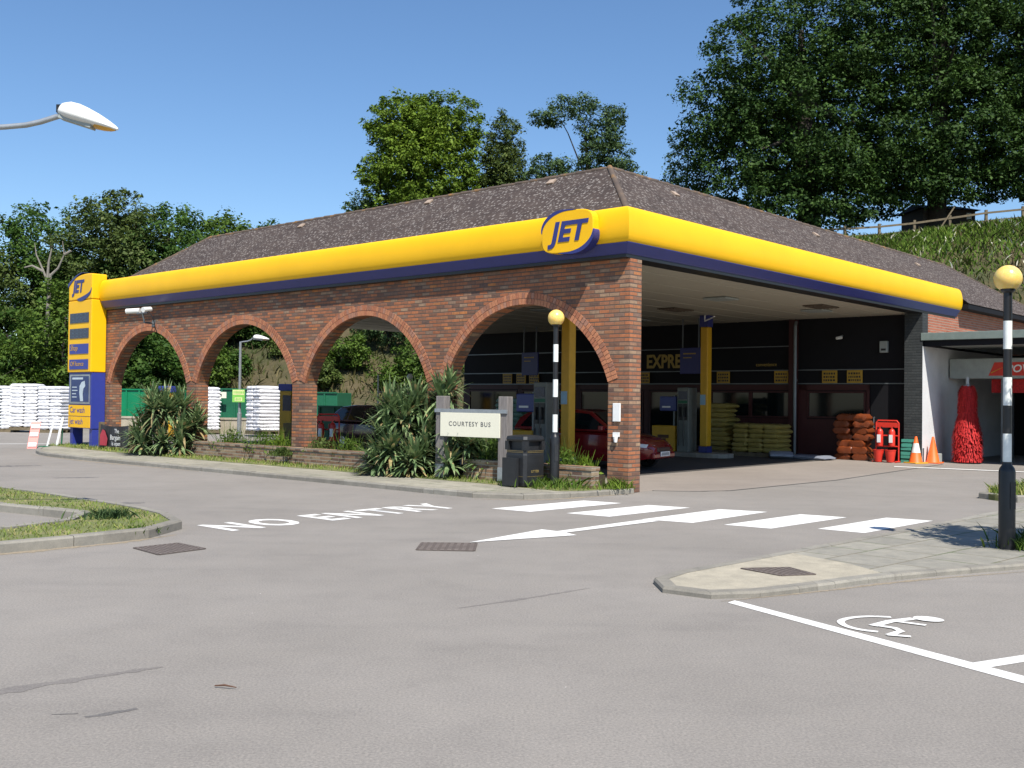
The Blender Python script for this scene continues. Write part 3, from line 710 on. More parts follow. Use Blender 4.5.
# ceiling under the canopy
b = MB(); b.box(TH+0.002, 14.40, 0.41, 19.3, 4.205, 4.222)
for t in range(1, 19): b.box(TH+0.01, 14.40, t-0.006, t+0.006, 4.196, 4.2048)
ceil = b.build('ceiling', M['ceiling'], ST)
for s, t in ((2.6,2.4),(7.2,2.4),(11.6,2.0),(2.6,8),(7.2,8),(11.6,8)):
    b = MB(); b.box(s-0.32,s+0.32,t-0.32,t+0.32,4.15,4.194); b.build('ceiling_light', M['silverpaint'], ceil, bevel=0.01)
for s, t in ((3.6,4.6),(9.2,5.0),(10.6,1.4),(4.2,10.5)):
    b = MB(); b.box(s-0.5,s+0.5,t-0.28,t+0.28,4.17,4.195)
    for k in range(5): b.box(s-0.45,s+0.45,t-0.24+k*0.11,t-0.2+k*0.11,4.155,4.17)
    b.build('ceiling_vent', M['soffit_stain'], ceil)

# back and side walls hidden under the roof
b = MB(); b.box(24.8,25.1,0.0,18.6,0,4.6); b.box(14.7,24.8,18.3,18.6,0,4.6); b.build('rear_wall', M['brick_side'], ST)
b = MB(); b.box(14.42,25.1,0.0,0.3,3.3,4.62); b.build('gable_wall', M['brick_side'], ST)
b = MB(); b.box(14.0,14.41,0.0,0.5,-0.05,4.215); b.build('corner_pier', M['brick_dark'], ST)

# shop front, plane s = 14.4
SF = 14.4
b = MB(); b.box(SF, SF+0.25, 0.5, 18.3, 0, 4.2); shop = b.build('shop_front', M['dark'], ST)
b = MB()
b.box(SF-0.035, SF-0.002, 3.95, 18.3, 3.375, 3.405); b.box(SF-0.035, SF-0.002, 0.5, 18.3, 2.63, 2.66); b.box(SF-0.035, SF-0.002, 0.5, 18.3, 2.215, 2.245)
b.box(SF-0.03, SF-0.002, 3.95, 4.0, 2.66, 3.375)
b.build('sign_rail', M['greysteel'], shop)
b = MB()
for t0_, t1_, z0_, z1_ in ((0.5,18.3,0.0,0.12),(1.75,3.62,0.12,1.16),(1.66,1.75,0.12,2.2),(3.62,3.9,0.12,2.2),(4.15,7.0,0.9,1.15),(7.0,7.2,0.12,2.2),(9.4,9.6,0.12,2.2),(12.4,12.6,0.12,2.2),(12.6,15.2,0.12,0.95),(15.2,15.4,0.12,2.2),(18.0,18.3,0.12,2.2),(1.66,18.3,2.03,2.2)):
    b.box(SF-0.03, SF-0.002, t0_, t1_, z0_, z1_)
b.build('dado_panel', M['darkred'], shop)
for t0_, t1_, z0_, z1_ in ((1.8,3.58,1.19,2.0),(4.2,5.5,1.17,2.0),(5.56,6.95,1.17,2.0),(7.25,9.35,0.15,2.0),(9.65,12.35,0.15,2.0),(12.65,15.15,1.0,2.0),(15.45,17.95,0.6,2.0)):
    b = MB()
    for q in ((t0_-0.03,t0_+0.03,z0_,z1_),(t1_-0.03,t1_+0.03,z0_,z1_),(t0_+0.03,t1_-0.03,z0_,z0_+0.05),(t0_+0.03,t1_-0.03,z1_-0.05,z1_)):
        b.box(SF-0.045,SF-0.002,*q)
    fr = b.build('window', M['darkred'], shop)
    b = MB(); b.box(SF-0.016,SF-0.006,t0_+0.032,t1_-0.032,z0_+0.052,z1_-0.052); b.build('pane', M['glass'], fr)
b = MB(); b.box(SF-0.03,SF-0.003,0.55,1.62,0.05,2.18); dr = b.build('door', M['dark'], shop)
b = MB(); b.tube([(SF-0.03,1.5,0.95),(SF-0.09,1.5,0.95),(SF-0.09,1.5,1.25),(SF-0.03,1.5,1.25)],0.014,8); b.build('handle', M['alu'], dr)
b = MB(); b.box(SF-0.024,SF-0.0035,0.62,1.4,1.35,2.0); b.build('pane', M['glass'], dr)
b = MB(); b.box(SF-0.2,SF-0.004,3.92,4.14,0,4.19); b.build('pilaster', M['darkred'], ST)
b = MB(); b.tube([(SF-0.25,3.9,0.02),(SF-0.25,3.9,4.0),(SF-0.18,3.9,4.12)],0.05,10); b.box(SF-0.2,SF-0.15,3.86,3.94,2.3,2.36); b.build('downpipe', M['greysteel'], ST)
# canopy columns standing on the two pump islands
for s, t in ((3.7,4.36),(11.6,5.48)):
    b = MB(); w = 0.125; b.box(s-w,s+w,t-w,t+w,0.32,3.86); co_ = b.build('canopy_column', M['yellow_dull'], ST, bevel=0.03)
    b = MB(); b.box(s-w-.015,s+w+.015,t-w-.015,t+w+.015,3.86,4.2); b.build('column_cap', M['blue'], co_)
    b = MB(); b.box(s-w-.015,s+w+.015,t-w-.015,t+w+.015,0.14,0.32); b.build('column_base', M['blue'], co_)
    b = MB(); b.box(s-w-.006,s-w-.001,t-0.07,t+0.11,1.55,1.85); b.build('notice_sticker', plain('pale_blue_sticker',(0.25,0.42,0.55),0.4), co_)
    b = MB(); b.tube([(s-0.25,t-0.1,4.19),(s-0.25,t-0.1,4.02),(s-0.45,t-0.55,4.12)],0.02,8); b.build('bracket_arm', M['white'], co_)
# pump islands
for s, t0_, t1_ in ((3.7,3.7,13.9),(11.6,4.6,13.9)):
    b = MB(); n = 10; P_ = [(s+0.5*math.cos(a), t0_+0.5+0.5*math.sin(a)) for a in [math.pi+math.pi*k/n for k in range(n+1)]] + [(s+0.5*math.cos(a), t1_-0.5+0.5*math.sin(a)) for a in [math.pi*k/n for k in range(n+1)]]
    b.prism(P_, -0.02, 0.13); o = b.build('pump_island', M['kerb'], None, bevel=0.02); o.location = W0; o.rotation_euler = (0,0,BROT); struct(o)

# ------------------------------------------------------------------ signs on the building
def on_bld(o): o.location = W0; o.rotation_euler = (0,0,BROT); return o
lx, lu, lo = Vector((0,-1,0)), Vector((0,0,1)), Vector((-1,0,0))
# oval logo sign: leaf-shaped yellow board with navy edges
def oval_pts(tc, zc, hw, hh, n=48, ex=2.35, lean=0.0):
    o = []
    for k in range(n):
        a = 2*math.pi*k/n; c, s_ = math.cos(a), math.sin(a)
        o.append((tc-hw*math.copysign(abs(c)**(2/ex),c)-0, zc+hh*math.copysign(abs(s_)**(2/ex),s_)+lean*c))
    return o
SG = empty('logo_sign', (0,0,0), 0, 'oval yellow and navy JET sign fixed on the fascia near the corner', 'sign'); on_bld(SG)
def leaf_outline(tc, zc, hw, hh):
    # u to picture right; pointed at upper right and lower left, round elsewhere
    pts = []
    n = 40
    for k in range(n):
        a = 2*math.pi*k/n; c, s_ = math.cos(a), math.sin(a)
        ex = 4.2 if (c*s_ > 0) else 2.0
        # superellipse with a full upper-right / lower-left corner kept round
        pts.append((hw*math.copysign(abs(c)**(2/ex),c), hh*math.copysign(abs(s_)**(2/ex),s_)))
    return [(tc-u, zc+v) for u, v in pts]
OT, OZ, OHW, OHH = 1.08, 4.715, 0.60, 0.385
b = MB(); o2 = leaf_outline(OT, OZ, OHW, OHH); n = len(o2)
vs = [(-0.29,t,z) for t,z in o2]+[(-0.47,t,z) for t,z in o2]
b.add(vs, [tuple(range(n)), tuple(range(2*n-1,n-1,-1))]+[(i,(i+1)%n,n+(i+1)%n,n+i) for i in range(n)])
b.build('sign_board', M['yellow'], SG, bevel=0.015)
def crescent(b, tc, zc, hw, hh, a0, a1, w, x, m=24, off=0.0):
    # band that follows the oval edge between angles (picture angles, ccw), tapering at the ends
    inn, out = [], []
    for k in range(m+1):
        a = a0+(a1-a0)*k/m; f = math.sin(math.pi*k/m)**0.6; c, s_ = math.cos(a), math.sin(a); ex = 4.2 if c*s_ > 0 else 2.0
        u, v = hw*math.copysign(abs(c)**(2/ex),c), hh*math.copysign(abs(s_)**(2/ex),s_)
        f2 = math.sin(math.pi*k/m)**0.7; out.append((tc-u*(1+off*f2), zc+v*(1+off*1.6*f2))); inn.append((tc-u*(1-w*f), zc+v*(1-w*f*1.3)))
    for k in range(m):
        q = [out[k],out[k+1],inn[k+1],inn[k]]
        b.add([(x[0],t,z) for t,z in q]+[(x[1],t,z) for t,z in q], [(0,1,2,3),(7,6,5,4),(0,4,5,1),(1,5,6,2),(2,6,7,3),(3,7,4,0)])
b = MB(); crescent(b, OT, OZ, OHW, OHH, R(84), R(180), 0.03, (-0.474,-0.28), off=0.085); b.build('sign_edge', M['blue'], SG)
b = MB(); crescent(b, OT, OZ, OHW, OHH, R(-96), R(0), 0.03, (-0.474,-0.28), off=0.10); b.build('sign_edge', M['blue'], SG)
text('lettering', 'JET', 0.50, (-0.473, OT+0.37, OZ-0.165), lx, (0,0,1), M['blue'], SG, extrude=0.008, shear=0.22, bold=0.018, sx=1.12, space=1.03)

# shop sign lettering and hanging flag
ES = empty('shop_sign', (0,0,0), 0, 'dark shop sign band reading EXPRESS in dull yellow capitals', 'sign'); on_bld(ES)
b = MB(); b.box(SF-0.02,SF-0.003,4.02,17.0,2.68,3.37); b.build('sign_panel', M['dark'], ES)
dimy = plain('dull_gold_letter', (0.38,0.26,0.05), 0.5)
text('lettering', 'EXPRESS', 0.62, (SF-0.024, 9.52, 2.78), lx, lu, dimy, ES, extrude=0.003, bold=0.02, sx=0.8)
text('small_lettering', 'convenience', 0.16, (SF-0.024, 5.35, 2.78), lx, lu, dimy, ES, extrude=0.002, sx=0.9)
for k, (s, t) in enumerate(((12.3,6.45),(12.3,13.0))):
    FS = empty('hanging_sign', (0,0,0), 0, ['square navy sign hanging over the far pump beside the EXPRESS lettering','square navy sign hanging in the dark canopy behind the upper part of the beacon pole'][k], 'sign', 'navy signs over the pumps'); on_bld(FS)
    b = MB(); b.box(s-0.03,s+0.03,t-0.37,t+0.37,2.5,3.3); b.build('sign_panel', M['blue'], FS, bevel=0.01)
    for q in (-0.285,0.285):
        b = MB(); b.box(s-0.02,s+0.02,t+q-0.015,t+q+0.015,3.3,4.2); b.build('hanger', M['greysteel'], FS)
    b = MB(); b.box(s-0.034,s-0.031,t-0.2,t+0.25,3.1,3.14); b.box(s-0.034,s-0.031,t-0.05,t+0.25,2.98,3.01); b.build('lettering', dimy, FS)
NOT = [(2.88,'yellow notice with black bars above the right hand shop window'),(2.10,'yellow notice nearest the shop door, right of another notice'),(4.46,'yellow notice beside the dark downpipe in the sign band'),(6.50,'lone yellow notice just right of the yellow canopy column'),(9.6,'yellow notice under the letters of EXPRESS by the brick pier'),(14.57,'yellow notice right of a pair, over the bin, seen through the arch'),(15.22,'right hand one of a close pair of yellow notices seen through the arch'),(15.92,'leftmost yellow notice in the band seen through the nearest arch')]
for t, lab in NOT:
    nn = empty('notice_sign', (0,0,0), 0, lab, 'notice', 'yellow notices along the shop sign band'); on_bld(nn)
    b = MB(); b.box(SF-0.06,SF-0.037,t-0.235,t+0.235,2.25,2.625); b.build('notice_panel', M['notice'], nn)
    b = MB(); rr_ = random.Random(int(t*100))
    for z in (2.53,2.43,2.33):
        u = -0.19
        while u < 0.16:
            w_ = rr_.uniform(0.03,0.07); b.box(SF-0.063,SF-0.0605,t-u-w_,t-u,z-0.03,z+0.03); u += w_+0.025
    b.build('printed_bars', M['black'], nn)
AB = empty('alarm_box', (0,0,0), 0, 'small grey alarm box on the dark wall above the shop door', 'alarm box'); on_bld(AB)
b = MB(); b.box(SF-0.12,SF-0.004,1.1,1.34,3.12,3.46); b.build('case', M['silverpaint'], AB, bevel=0.02)
b = MB(); b.box(SF-0.124,SF-0.1205,1.15,1.29,3.18,3.24); b.build('label_plate', M['black'], AB)
DC = empty('dome_camera', (0,0,0), 0, 'tiny pale camera on the dark cladding above the window', 'camera'); on_bld(DC)
b = MB(); b.tube([(SF-0.004,2.5,3.66),(SF-0.12,2.5,3.64)],0.03,8); b.build('bracket', M['greysteel'], DC)
b = MB(); b.tube([(SF-0.1,2.5,3.6),(SF-0.28,2.56,3.57)],[0.05,0.045],10); b.build('camera_body', M['lampwhite'], DC)
# plates on the corner pier
PL = empty('white_notice', (0,0,0), 0, 'small white rectangular plate fixed to the brick corner pier', 'notice'); on_bld(PL)
b = MB(); b.box(-0.03,-0.003,0.17,0.335,1.27,1.60); b.build('plate', M['white'], PL, bevel=0.008)
WP = empty('wall_socket', (0,0,0), 0, 'little white fitting below the white plate on the corner pier', 'wall fitting'); on_bld(WP)
b = MB(); b.box(-0.04,-0.003,0.19,0.32,1.0,1.08); b.lathe([(0.05,0.0),(0.03,-0.1),(0.0,-0.11)],12,0,(-0.04,0.255,1.0)); b.build('fitting_body', M['white'], WP)
# cctv cameras on the arcade wall
CM = empty('security_camera', (0,0,0), 0, 'pair of white security cameras on a bracket above the far left arch', 'camera'); on_bld(CM)
b = MB(); b.box(-0.03,-0.002,16.45,16.61,3.6,3.78); b.tube([(-0.02,16.53,3.69),(-0.3,16.53,3.7),(-0.36,16.53,3.95)],0.03,8); b.tube([(-0.36,16.85,3.96),(-0.36,16.25,3.96)],0.025,8); b.build('bracket', M['greysteel'], CM)
b = MB(); b.tube([(-0.3,16.8,4.05),(-0.52,17.15,4.03)],[0.075,0.075],12); b.build('camera_body', M['lampwhite'], CM)
b = MB(); b.tube([(-0.25,16.3,4.07),(-0.52,16.22,4.03)],[0.07,0.075],12); b.build('camera_body', M['lampwhite'], CM)
b = MB(); b.tube([(-0.36,16.2,4.0),(-0.36,15.95,3.8),(-0.25,16.0,3.5),(-0.1,16.2,3.42),(-0.05,16.45,3.6)],0.012,6); b.build('cable', M['black'], CM)

# ------------------------------------------------------------------ car wash
CWE = empty('car_wash', W0, BROT, 'flat roofed car wash bay with white inner wall beside the shop', 'car wash')
b = MB(); b.box(13.98,21.5,-7.0,0.042,3.42,3.63); b.build('roof', M['flashing'], CWE, bevel=0.01)
b = MB(); b.box(14.05,14.2,-7.0,-0.0,3.26,3.418); b.box(14.05,21.4,-0.16,-0.0,3.262,3.418); b.build('roof_fascia', M['dark'], CWE)
b = MB(); b.box(14.21,21.4,-7.0,-0.162,3.30,3.416); b.build('soffit', M['silverpaint'], CWE)
b = MB(); b.box(14.02,21.4,-0.004,0.0,0,3.26); b.box(14.42,21.4,0.0,0.3,0,3.29); b.build('side_wall', M['washwall'], CWE, fix=False)
b = MB(); b.box(14.03,21.4,-7.0,-6.8,0,3.29); b.build('side_wall', M['washwall'], CWE)
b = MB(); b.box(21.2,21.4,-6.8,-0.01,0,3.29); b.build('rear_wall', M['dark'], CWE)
GA = empty('wash_gantry', (0,0,0), 0, 'grey car wash gantry with a red logo stripe on its header', 'car wash machine'); on_bld(GA)
b = MB(); b.box(16.0,16.9,-4.6,-0.05,2.40,2.98); b.build('header', M['silverpaint'], GA, bevel=0.02)
for q in ((-1.6,-1.45),(-4.5,-4.2)):
    b = MB(); b.box(16.1,16.8,q[0],q[1],0,2.4); b.build('frame_post', M['greysteel'], GA)
b = MB(); b.box(16.4,16.6,-4.1,-1.1,2.0,2.39); b.build('top_brush', M['gravelred'], GA)
b = MB(); b.add([(15.994,-1.14,2.48),(15.994,-4.3,2.48),(15.994,-4.3,2.86),(15.994,-1.30,2.86)], [(0,1,2,3)]); b.build('logo_stripe', M['red'], GA)
b = MB(); b.add([(15.99,-1.22,2.58),(15.99,-1.62,2.76),(15.99,-1.68,2.80),(15.99,-1.2,2.54)], [(0,1,2,3)]); b.build('logo_flash', M['yellow_dull'], GA)
text('lettering', 'POWERWASH', 0.30, (15.99,-1.62,2.58), lx, lu, M['white'], GA, extrude=0.002, shear=0.2, bold=0.006)
# rotating brush with bristles
BS = empty('car_wash_brush', BW(-0.86,15.1), BROT, 'tall red bristle brush hanging in the car wash entrance', 'brush')
rg = np.random.default_rng(5); co = []
for i in range(5200):
    z = rg.uniform(0.12,2.1); a = rg.uniform(0,2*math.pi); f = (z/2.1)
    rad = (0.42 if z < 0.9 else 0.42-0.15*min(1,(z-0.9)/0.6))*rg.uniform(0.75,1.05); dr_ = rg.uniform(0.15,0.4)
    p0 = np.array([0.1*math.cos(a),0.1*math.sin(a),min(2.15,z+dr_*0.4)]); p1 = np.array([rad*math.cos(a),rad*math.sin(a),max(0.04,z-dr_*0.6)]); pm = (p0+p1)/2+np.array([0,0,0.12])
    w = np.array([-math.sin(a),math.cos(a),0])*0.009
    co += [p0-w,pm-w,pm+w,p0+w, pm-w,p1-w,p1+w,pm+w]
npmesh('bristles', np.array(co), 4, M['gravelred'], BS)
b = MB(); b.lathe([(0.09,0.1),(0.09,2.2),(0.05,2.22),(0.05,2.42)],14); b.build('spindle', M['galv'], BS, smooth=True)
b = MB(); b.box(14.62,14.8,-0.28,-0.14,0.0,0.26); tag(on_bld(b.build('guide_block', M['silverpaint'], None, bevel=0.02)), 'small pale block on the floor left of the red car wash brush', 'block')

# ------------------------------------------------------------------ price pylon
PY = empty('price_sign', (0,0,0), 0, 'tall yellow and blue JET price pylon at the left end of the arcade', 'price sign'); on_bld(PY)
pt0, pt1, ps0, ps1 = 19.3, 20.82, -0.50, -0.03
def arc_top(x0, x1, zc, r, n=12): return None
b = MB(); tops = []
n = 14
for k in range(n+1):
    t = pt0+(pt1-pt0)*k/n; tops.append((t, 5.30-0.20*((t-pt0)/(pt1-pt0)-0.25)**2*1.6))
poly = [(pt0,4.52)]+tops+[(pt1,4.52)]
m_ = len(poly); b.add([(ps0,t,z) for t,z in poly]+[(ps1,t,z) for t,z in poly], [tuple(range(m_)), tuple(range(2*m_-1,m_-1,-1))]+[(i,(i+1)%m_,m_+(i+1)%m_,m_+i) for i in range(m_)])
b.build('logo_panel', M['yellow'], PY, bevel=0.03)
b = MB(); b.box(ps0,ps1,pt0,pt1,2.32,4.505); b.build('price_box', M['yellow'], PY, bevel=0.02)
b = MB()
def band(curve, wfun, x0, x1, m=16):
    for k in range(m):
        u0, u1 = k/m, (k+1)/m; (ta,za),(tb,zb) = curve(u0), curve(u1); w0, w1 = wfun(u0), wfun(u1)
        b.add([(x,t,z) for x in (x0,x1) for t,z in ((ta,za),(tb,zb),(tb,zb-w1),(ta,za-w0))], [(0,1,2,3),(7,6,5,4),(0,4,5,1),(3,2,6,7),(0,3,7,4),(1,5,6,2)])
band(lambda u: (pt1+0.03-u*0.95, 5.05+0.30*math.sin(u*math.pi/2)), lambda u: 0.11*(1-u)**1.2+0.01, ps0-0.014, ps1+0.01)
b.build('logo_band', M['blue'], PY); b = MB()
band(lambda u: (pt0+0.02+u*0.92, 4.86-0.30*u**0.45), lambda u: 0.13*math.sin(math.pi*min(1,(1-u)**0.7*0.8+0.02))+0.004, ps0-0.012, ps0-0.002)
b.build('logo_band', M['blue'], PY)
text('lettering', 'JET', 0.50, (ps0-0.006, pt1-0.30, 4.77), lx, lu, M['blue'], PY, extrude=0.004, shear=0.22, bold=0.022, sx=0.95)
for k, (z0, nm, tx) in enumerate(((3.82,'screen',None),(3.35,'screen',None),(2.88,'blue_bright','Shop'),(2.41,'blue_bright','Off licence'))):
    b = MB(); b.box(ps0-0.014,ps0-0.001,pt0+0.16,pt1-0.14,z0-0.0,z0+0.30); p_ = b.build('price_panel', M[nm], PY)
    if tx: text('lettering', tx, 0.24 if k == 2 else 0.2, (ps0-0.018, pt1-0.2, z0+0.1), lx, lu, M['yellow_dull'], p_, extrude=0.001, shear=0.2)
    else:
        b = MB()
        for q in range(4):
            tq = pt0+0.32+q*0.26
            for zz in (0.05,0.15,0.25): b.box(ps0-0.0165,ps0-0.0145,tq,tq+0.12,z0+zz,z0+zz+0.018)
        b.build('digit_segments', plain('unlit_segment',(0.06,0.10,0.14),0.4), p_)
b = MB(); b.box(ps0+0.05,ps1,pt0+0.02,pt1-0.03,0.62,2.315); b.build('lower_box', M['blue_bright'], PY)
b = MB(); b.box(ps0+0.03,ps0+0.049,pt0+0.10,pt1-0.10,1.36,2.25); b.build('poster_frame', M['alu'], PY)
b = MB(); b.box(ps0+0.02,ps0+0.029,pt0+0.17,pt1-0.22,1.42,2.2); po = b.build('poster', M['poster'], PY)
b = MB()
pa = [(0.30,1.44),(0.5,1.44),(0.56,1.7),(0.55,1.9),(0.42,2.02),(0.22,2.06),(0.18,1.9),(0.30,1.82),(0.34,1.66)]
b.add([(ps0+0.016,pt0+0.18+u,z) for u,z in pa], [tuple(range(len(pa)))])
for z,w_ in ((2.1,0.7),(1.85,0.3),(1.75,0.35),(1.65,0.25),(1.55,0.3)): b.box(ps0+0.0165,ps0+0.019,pt1-0.3-w_,pt1-0.3,z,z+(0.06 if z>2 else 0.03))
b.build('poster_print', plain('poster_print',(0.5,0.58,0.62),0.5), po)
for z0, tx in ((0.99,'Car wash'),(0.64,'Jet wash')):
    b = MB(); b.box(ps0+0.03,ps0+0.049,pt0+0.08,pt1-0.05,z0,z0+0.33); p_ = b.build('service_panel', M['yellow'], PY)
    text('lettering', tx, 0.26, (ps0+0.026, pt1-0.14, z0+0.1), lx, lu, M['blue_bright'], p_, extrude=0.001)
for t in (pt1-0.2, pt0+0.06):
    b = MB(); b.box(ps0+0.1,ps1-0.05,t-0.02,t+0.16,0.0,0.615); b.build('leg', M['blue_bright'], PY)

# banner between two posts beside the pylon
BN = empty('banner', (0,0,0), 0, 'black vinyl banner with white words between two short posts by the pylon', 'banner'); on_bld(BN)
bt0, bt1, bs = 16.2, 17.95, -0.8
for t in (bt0, bt1):
    b = MB(); b.box(bs-0.06,bs+0.06,t-0.06,t+0.06,0.0,0.86 if t == bt1 else 0.80); b.build('post', M['fencewood'], BN)
b = MB(); nn_ = 16
pts = []
for i in range(nn_+1):
    t = bt0+0.05+(bt1-bt0-0.1)*i/nn_; sg = 0.05*math.sin(math.pi*i/nn_); wv = 0.02*math.sin(i*0.9)
    pts.append(((bs-0.07+wv,t,0.80-sg),(bs-0.07-wv,t,0.16+sg*0.3)))
for i in range(nn_): b.add([pts[i][0],pts[i+1][0],pts[i+1][1],pts[i][1]], [(0,1,2,3)])
sheet = b.build('banner_sheet', M['banner'], BN, fix=False)
b = MB(); pa = [(17.86,0.2),(17.45,0.2),(17.4,0.4),(17.55,0.62),(17.7,0.66),(17.84,0.5)]; b.add([(bs-0.096,t,z) for t,z in pa], [tuple(range(len(pa)))]); b.build('red_print', plain('banner_red_print',(0.42,0.03,0.05),0.5), sheet)
text('lettering', 'The', 0.17, (bs-0.098,17.0,0.57), lx, lu, M['white'], sheet, extrude=0.001)
text('lettering', 'Bargain', 0.20, (bs-0.098,17.25,0.38), lx, lu, M['white'], sheet, extrude=0.001)
text('lettering', 'is open', 0.17, (bs-0.098,17.15,0.22), lx, lu, M['white'], sheet, extrude=0.001)

# leaning boards beyond the kerb
def world_thing(name, loc, rz, label, cat, group=None): return empty(name, loc, rz, label, cat, group)
RB = world_thing('leaning_board', (-14.45,31.3,0), R(20), 'red and white striped board leaning beside the green frame', 'board')
b = MB(); b.obox((0,0,0.40), (0.13,0,0), (0.0,0.012,0), (0.045,0.18,0.40))
b.build('board', M['red'], RB)
b = MB()
for z in (0.12,0.42,0.66): b.obox((0.045*(z-0.4)/0.40,-0.03+0.18*(z-0.4)/0.40,z), (0.11,0,0), (0,0.02,0), (0.006,0.02,0.055))
b.build('white_stripe', M['white'], RB)
GBD = world_thing('sign_frame', (-13.95,31.6,0), R(15), 'white and green folding frame standing by the pylon base', 'frame')
b = MB(); b.bar((-0.22,0,0.05),(-0.05,0.12,0.86),0.06,0.03); b.bar((0.05,0,0.05),(0.2,0.12,0.95),0.09,0.03); b.build('white_leg', M['white'], GBD)
b = MB(); b.box(-0.45,0.3,-0.1,0.2,0.0,0.06); b.bar((0.16,0.2,0.05),(0.18,0.2,0.6),0.05,0.04); b.build('green_base', M['darkgreen'], GBD)

# ------------------------------------------------------------------ low brick planter wall and soil
def low_wall(t0, t1, label):
    b = MB(); b.box(-0.52,-0.30,t0,t1,-0.02,0.40); b.box(-0.535,-0.285,t0-0.01,t1+0.01,0.40,0.465)
    o = on_bld(b.build('planter_wall', M['brick_low'])); return tag(o, label, 'wall', 'low brick planter walls')
low_wall(6.0, 13.75, 'long lichened low brick wall in front of the middle arches')
low_wall(0.42, 2.0, 'short low brick wall between the black beacon pole and the corner pier')
low_wall(2.35, 3.6, 'short low brick wall behind the right post of the courtesy bus sign')
b = MB(); b.box(-0.30,-0.003,0.5,13.75,0.0,0.30); o = on_bld(b.build('planting_bed', M['soil'])); struct(o)

# ------------------------------------------------------------------ beacons
def beacon(x, y, z, label):
    o = empty('beacon', (x,y,z), 0.3, label, 'beacon', 'striped crossing beacons')
    H = 2.86
    b = MB(); b.lathe([(0.088,0),(0.088,0.86),(0.078,0.90),(0.05,0.94),(0.05,0.97)],20); b.build('base_sleeve', M['black'], o, smooth=True)
    b = MB(); b.box(-0.035,0.035,-0.093,-0.087,0.45,0.75); b.build('access_door', M['blackplastic'], o)
    z0 = 0.97; hb = (H-z0-0.0)/6
    for k in range(6):
        b = MB(); b.lathe([(0.046,z0+k*hb),(0.046,z0+(k+1)*hb)],18); b.build('band', M['reflect'] if k%2 == 0 else M['black'], o, smooth=True)
    b = MB(); b.lathe([(0.055,H),(0.075,H+0.02),(0.075,H+0.045)],18); b.build('collar', M['black'], o)
    b = MB(); Rg = 0.15; b.lathe([(0.085,H+0.045)]+[(Rg*math.cos(a),H+0.045+0.115+Rg*math.sin(a)) for a in [R(-52+142*k/18) for k in range(18)]]+[(0.0,H+0.045+0.115+Rg)],28)
    b.build('globe', M['globe'], o, smooth=True); return o
beacon(5.54, 11.55, 0.045, 'black and white banded pole with amber globe on the right pavement')
beacon(0.78, 18.55, 0.10, 'black and white banded pole with amber globe in front of the arches')

# ------------------------------------------------------------------ litter bin
LB = empty('litter_bin', (0.25,18.75,0.10), R(45), 'black twin slot litter bin between wooden sign post and beacon', 'bin')
b = MB()
sec = lambda r, z, c=0.05: [(r-c,-r,z),(r,-r+c,z),(r,r-c,z),(r-c,r,z),(-r+c,r,z),(-r,r-c,z),(-r,-r+c,z),(-r+c,-r,z)]
b.loft([sec(0.25,0.0),sec(0.262,0.06),sec(0.265,0.55),sec(0.26,0.58)]); b.build('body', M['blackplastic'], LB)
b = MB(); b.loft([sec(0.258,0.58),sec(0.258,0.64)]); b.loft([sec(0.2,0.64),sec(0.2,0.80)])
for x, y in ((1,1),(1,-1),(-1,1),(-1,-1)): b.box(min(x*.17,x*.258),max(x*.17,x*.258),min(y*.17,y*.258),max(y*.17,y*.258),0.64,0.80)
b.loft([sec(0.258,0.80),sec(0.268,0.83),sec(0.255,0.885),sec(0.15,0.905)]); b.build('hood', M['blackplastic'], LB)
gold = plain('faded_gold_print',(0.30,0.22,0.07),0.6)
b = MB()
for ax in (0,1):
    for z0_, z1_ in ((0.60,0.604),(0.625,0.629),(0.17,0.174)):
        if ax == 0: b.box(-0.21,0.21,-0.2685,-0.2672,z0_,z1_)
        else: b.box(-0.2685,-0.2672,-0.21,0.21,z0_,z1_)
b.build('gold_line', gold, LB)
text('lettering', 'LITTER', 0.065, (-0.11,-0.2685,0.24), (1,0,0), lu, gold, LB, extrude=0.001)
text('lettering', 'LITTER', 0.065, (-0.2685,0.11,0.24), (0,-1,0), lu, gold, LB, extrude=0.001)
b = MB(); b.box(-0.36,-0.28,-0.12,0.22,0.0,0.5); b.build('side_plate', M['blackplastic'], LB)

# ------------------------------------------------------------------ courtesy bus sign
CB = empty('bus_stop_sign', (0,0,0), 0, 'cream COURTESY BUS board held between two grey wooden posts', 'sign')
pL, pR = Vector((-1.36,20.45,0.1)), Vector((-0.115,19.55,0.1)); dx = (pR-pL); dx.z = 0; dx.normalize(); nx_ = Vector((dx.y,-dx.x,0))
for p in (pL, pR):
    b = MB(); b.obox(p+Vector((0,0,0.80)), dx*0.105, nx_*0.095, (0,0,0.80)); b.build('post', M['oakpost'], CB, bevel=0.012)
    b = MB(); b.obox(p+Vector((0,0,0.13)), dx*0.109, nx_*0.099, (0,0,0.13)); b.build('post_shoe', M['galv'], CB, bevel=0.006)
a_, c_ = pL+nx_*0.11, pR+nx_*0.11
b = MB(); mid = (a_+c_)/2; half = (c_-a_).length/2
b.obox(mid+Vector((0,0,1.315)), dx*(half+0.115), nx_*0.012, (0,0,0.035)); b.build('top_rail', M['galv'], CB)
b = MB(); b.obox(mid+nx_*0.006+Vector((0,0,1.045)), dx*(half-0.04), nx_*0.012, (0,0,0.232)); bd = b.build('board', M['offwhite'], CB, bevel=0.004)
text('lettering', 'COURTESY BUS', 0.125, mid+nx_*0.0195+Vector((0,0,1.02)), dx, lu, plain('sign_grey_letter',(0.10,0.10,0.10),0.6), bd, extrude=0.0008, bold=0.0015, align='CENTER', sx=1.0, space=1.22)

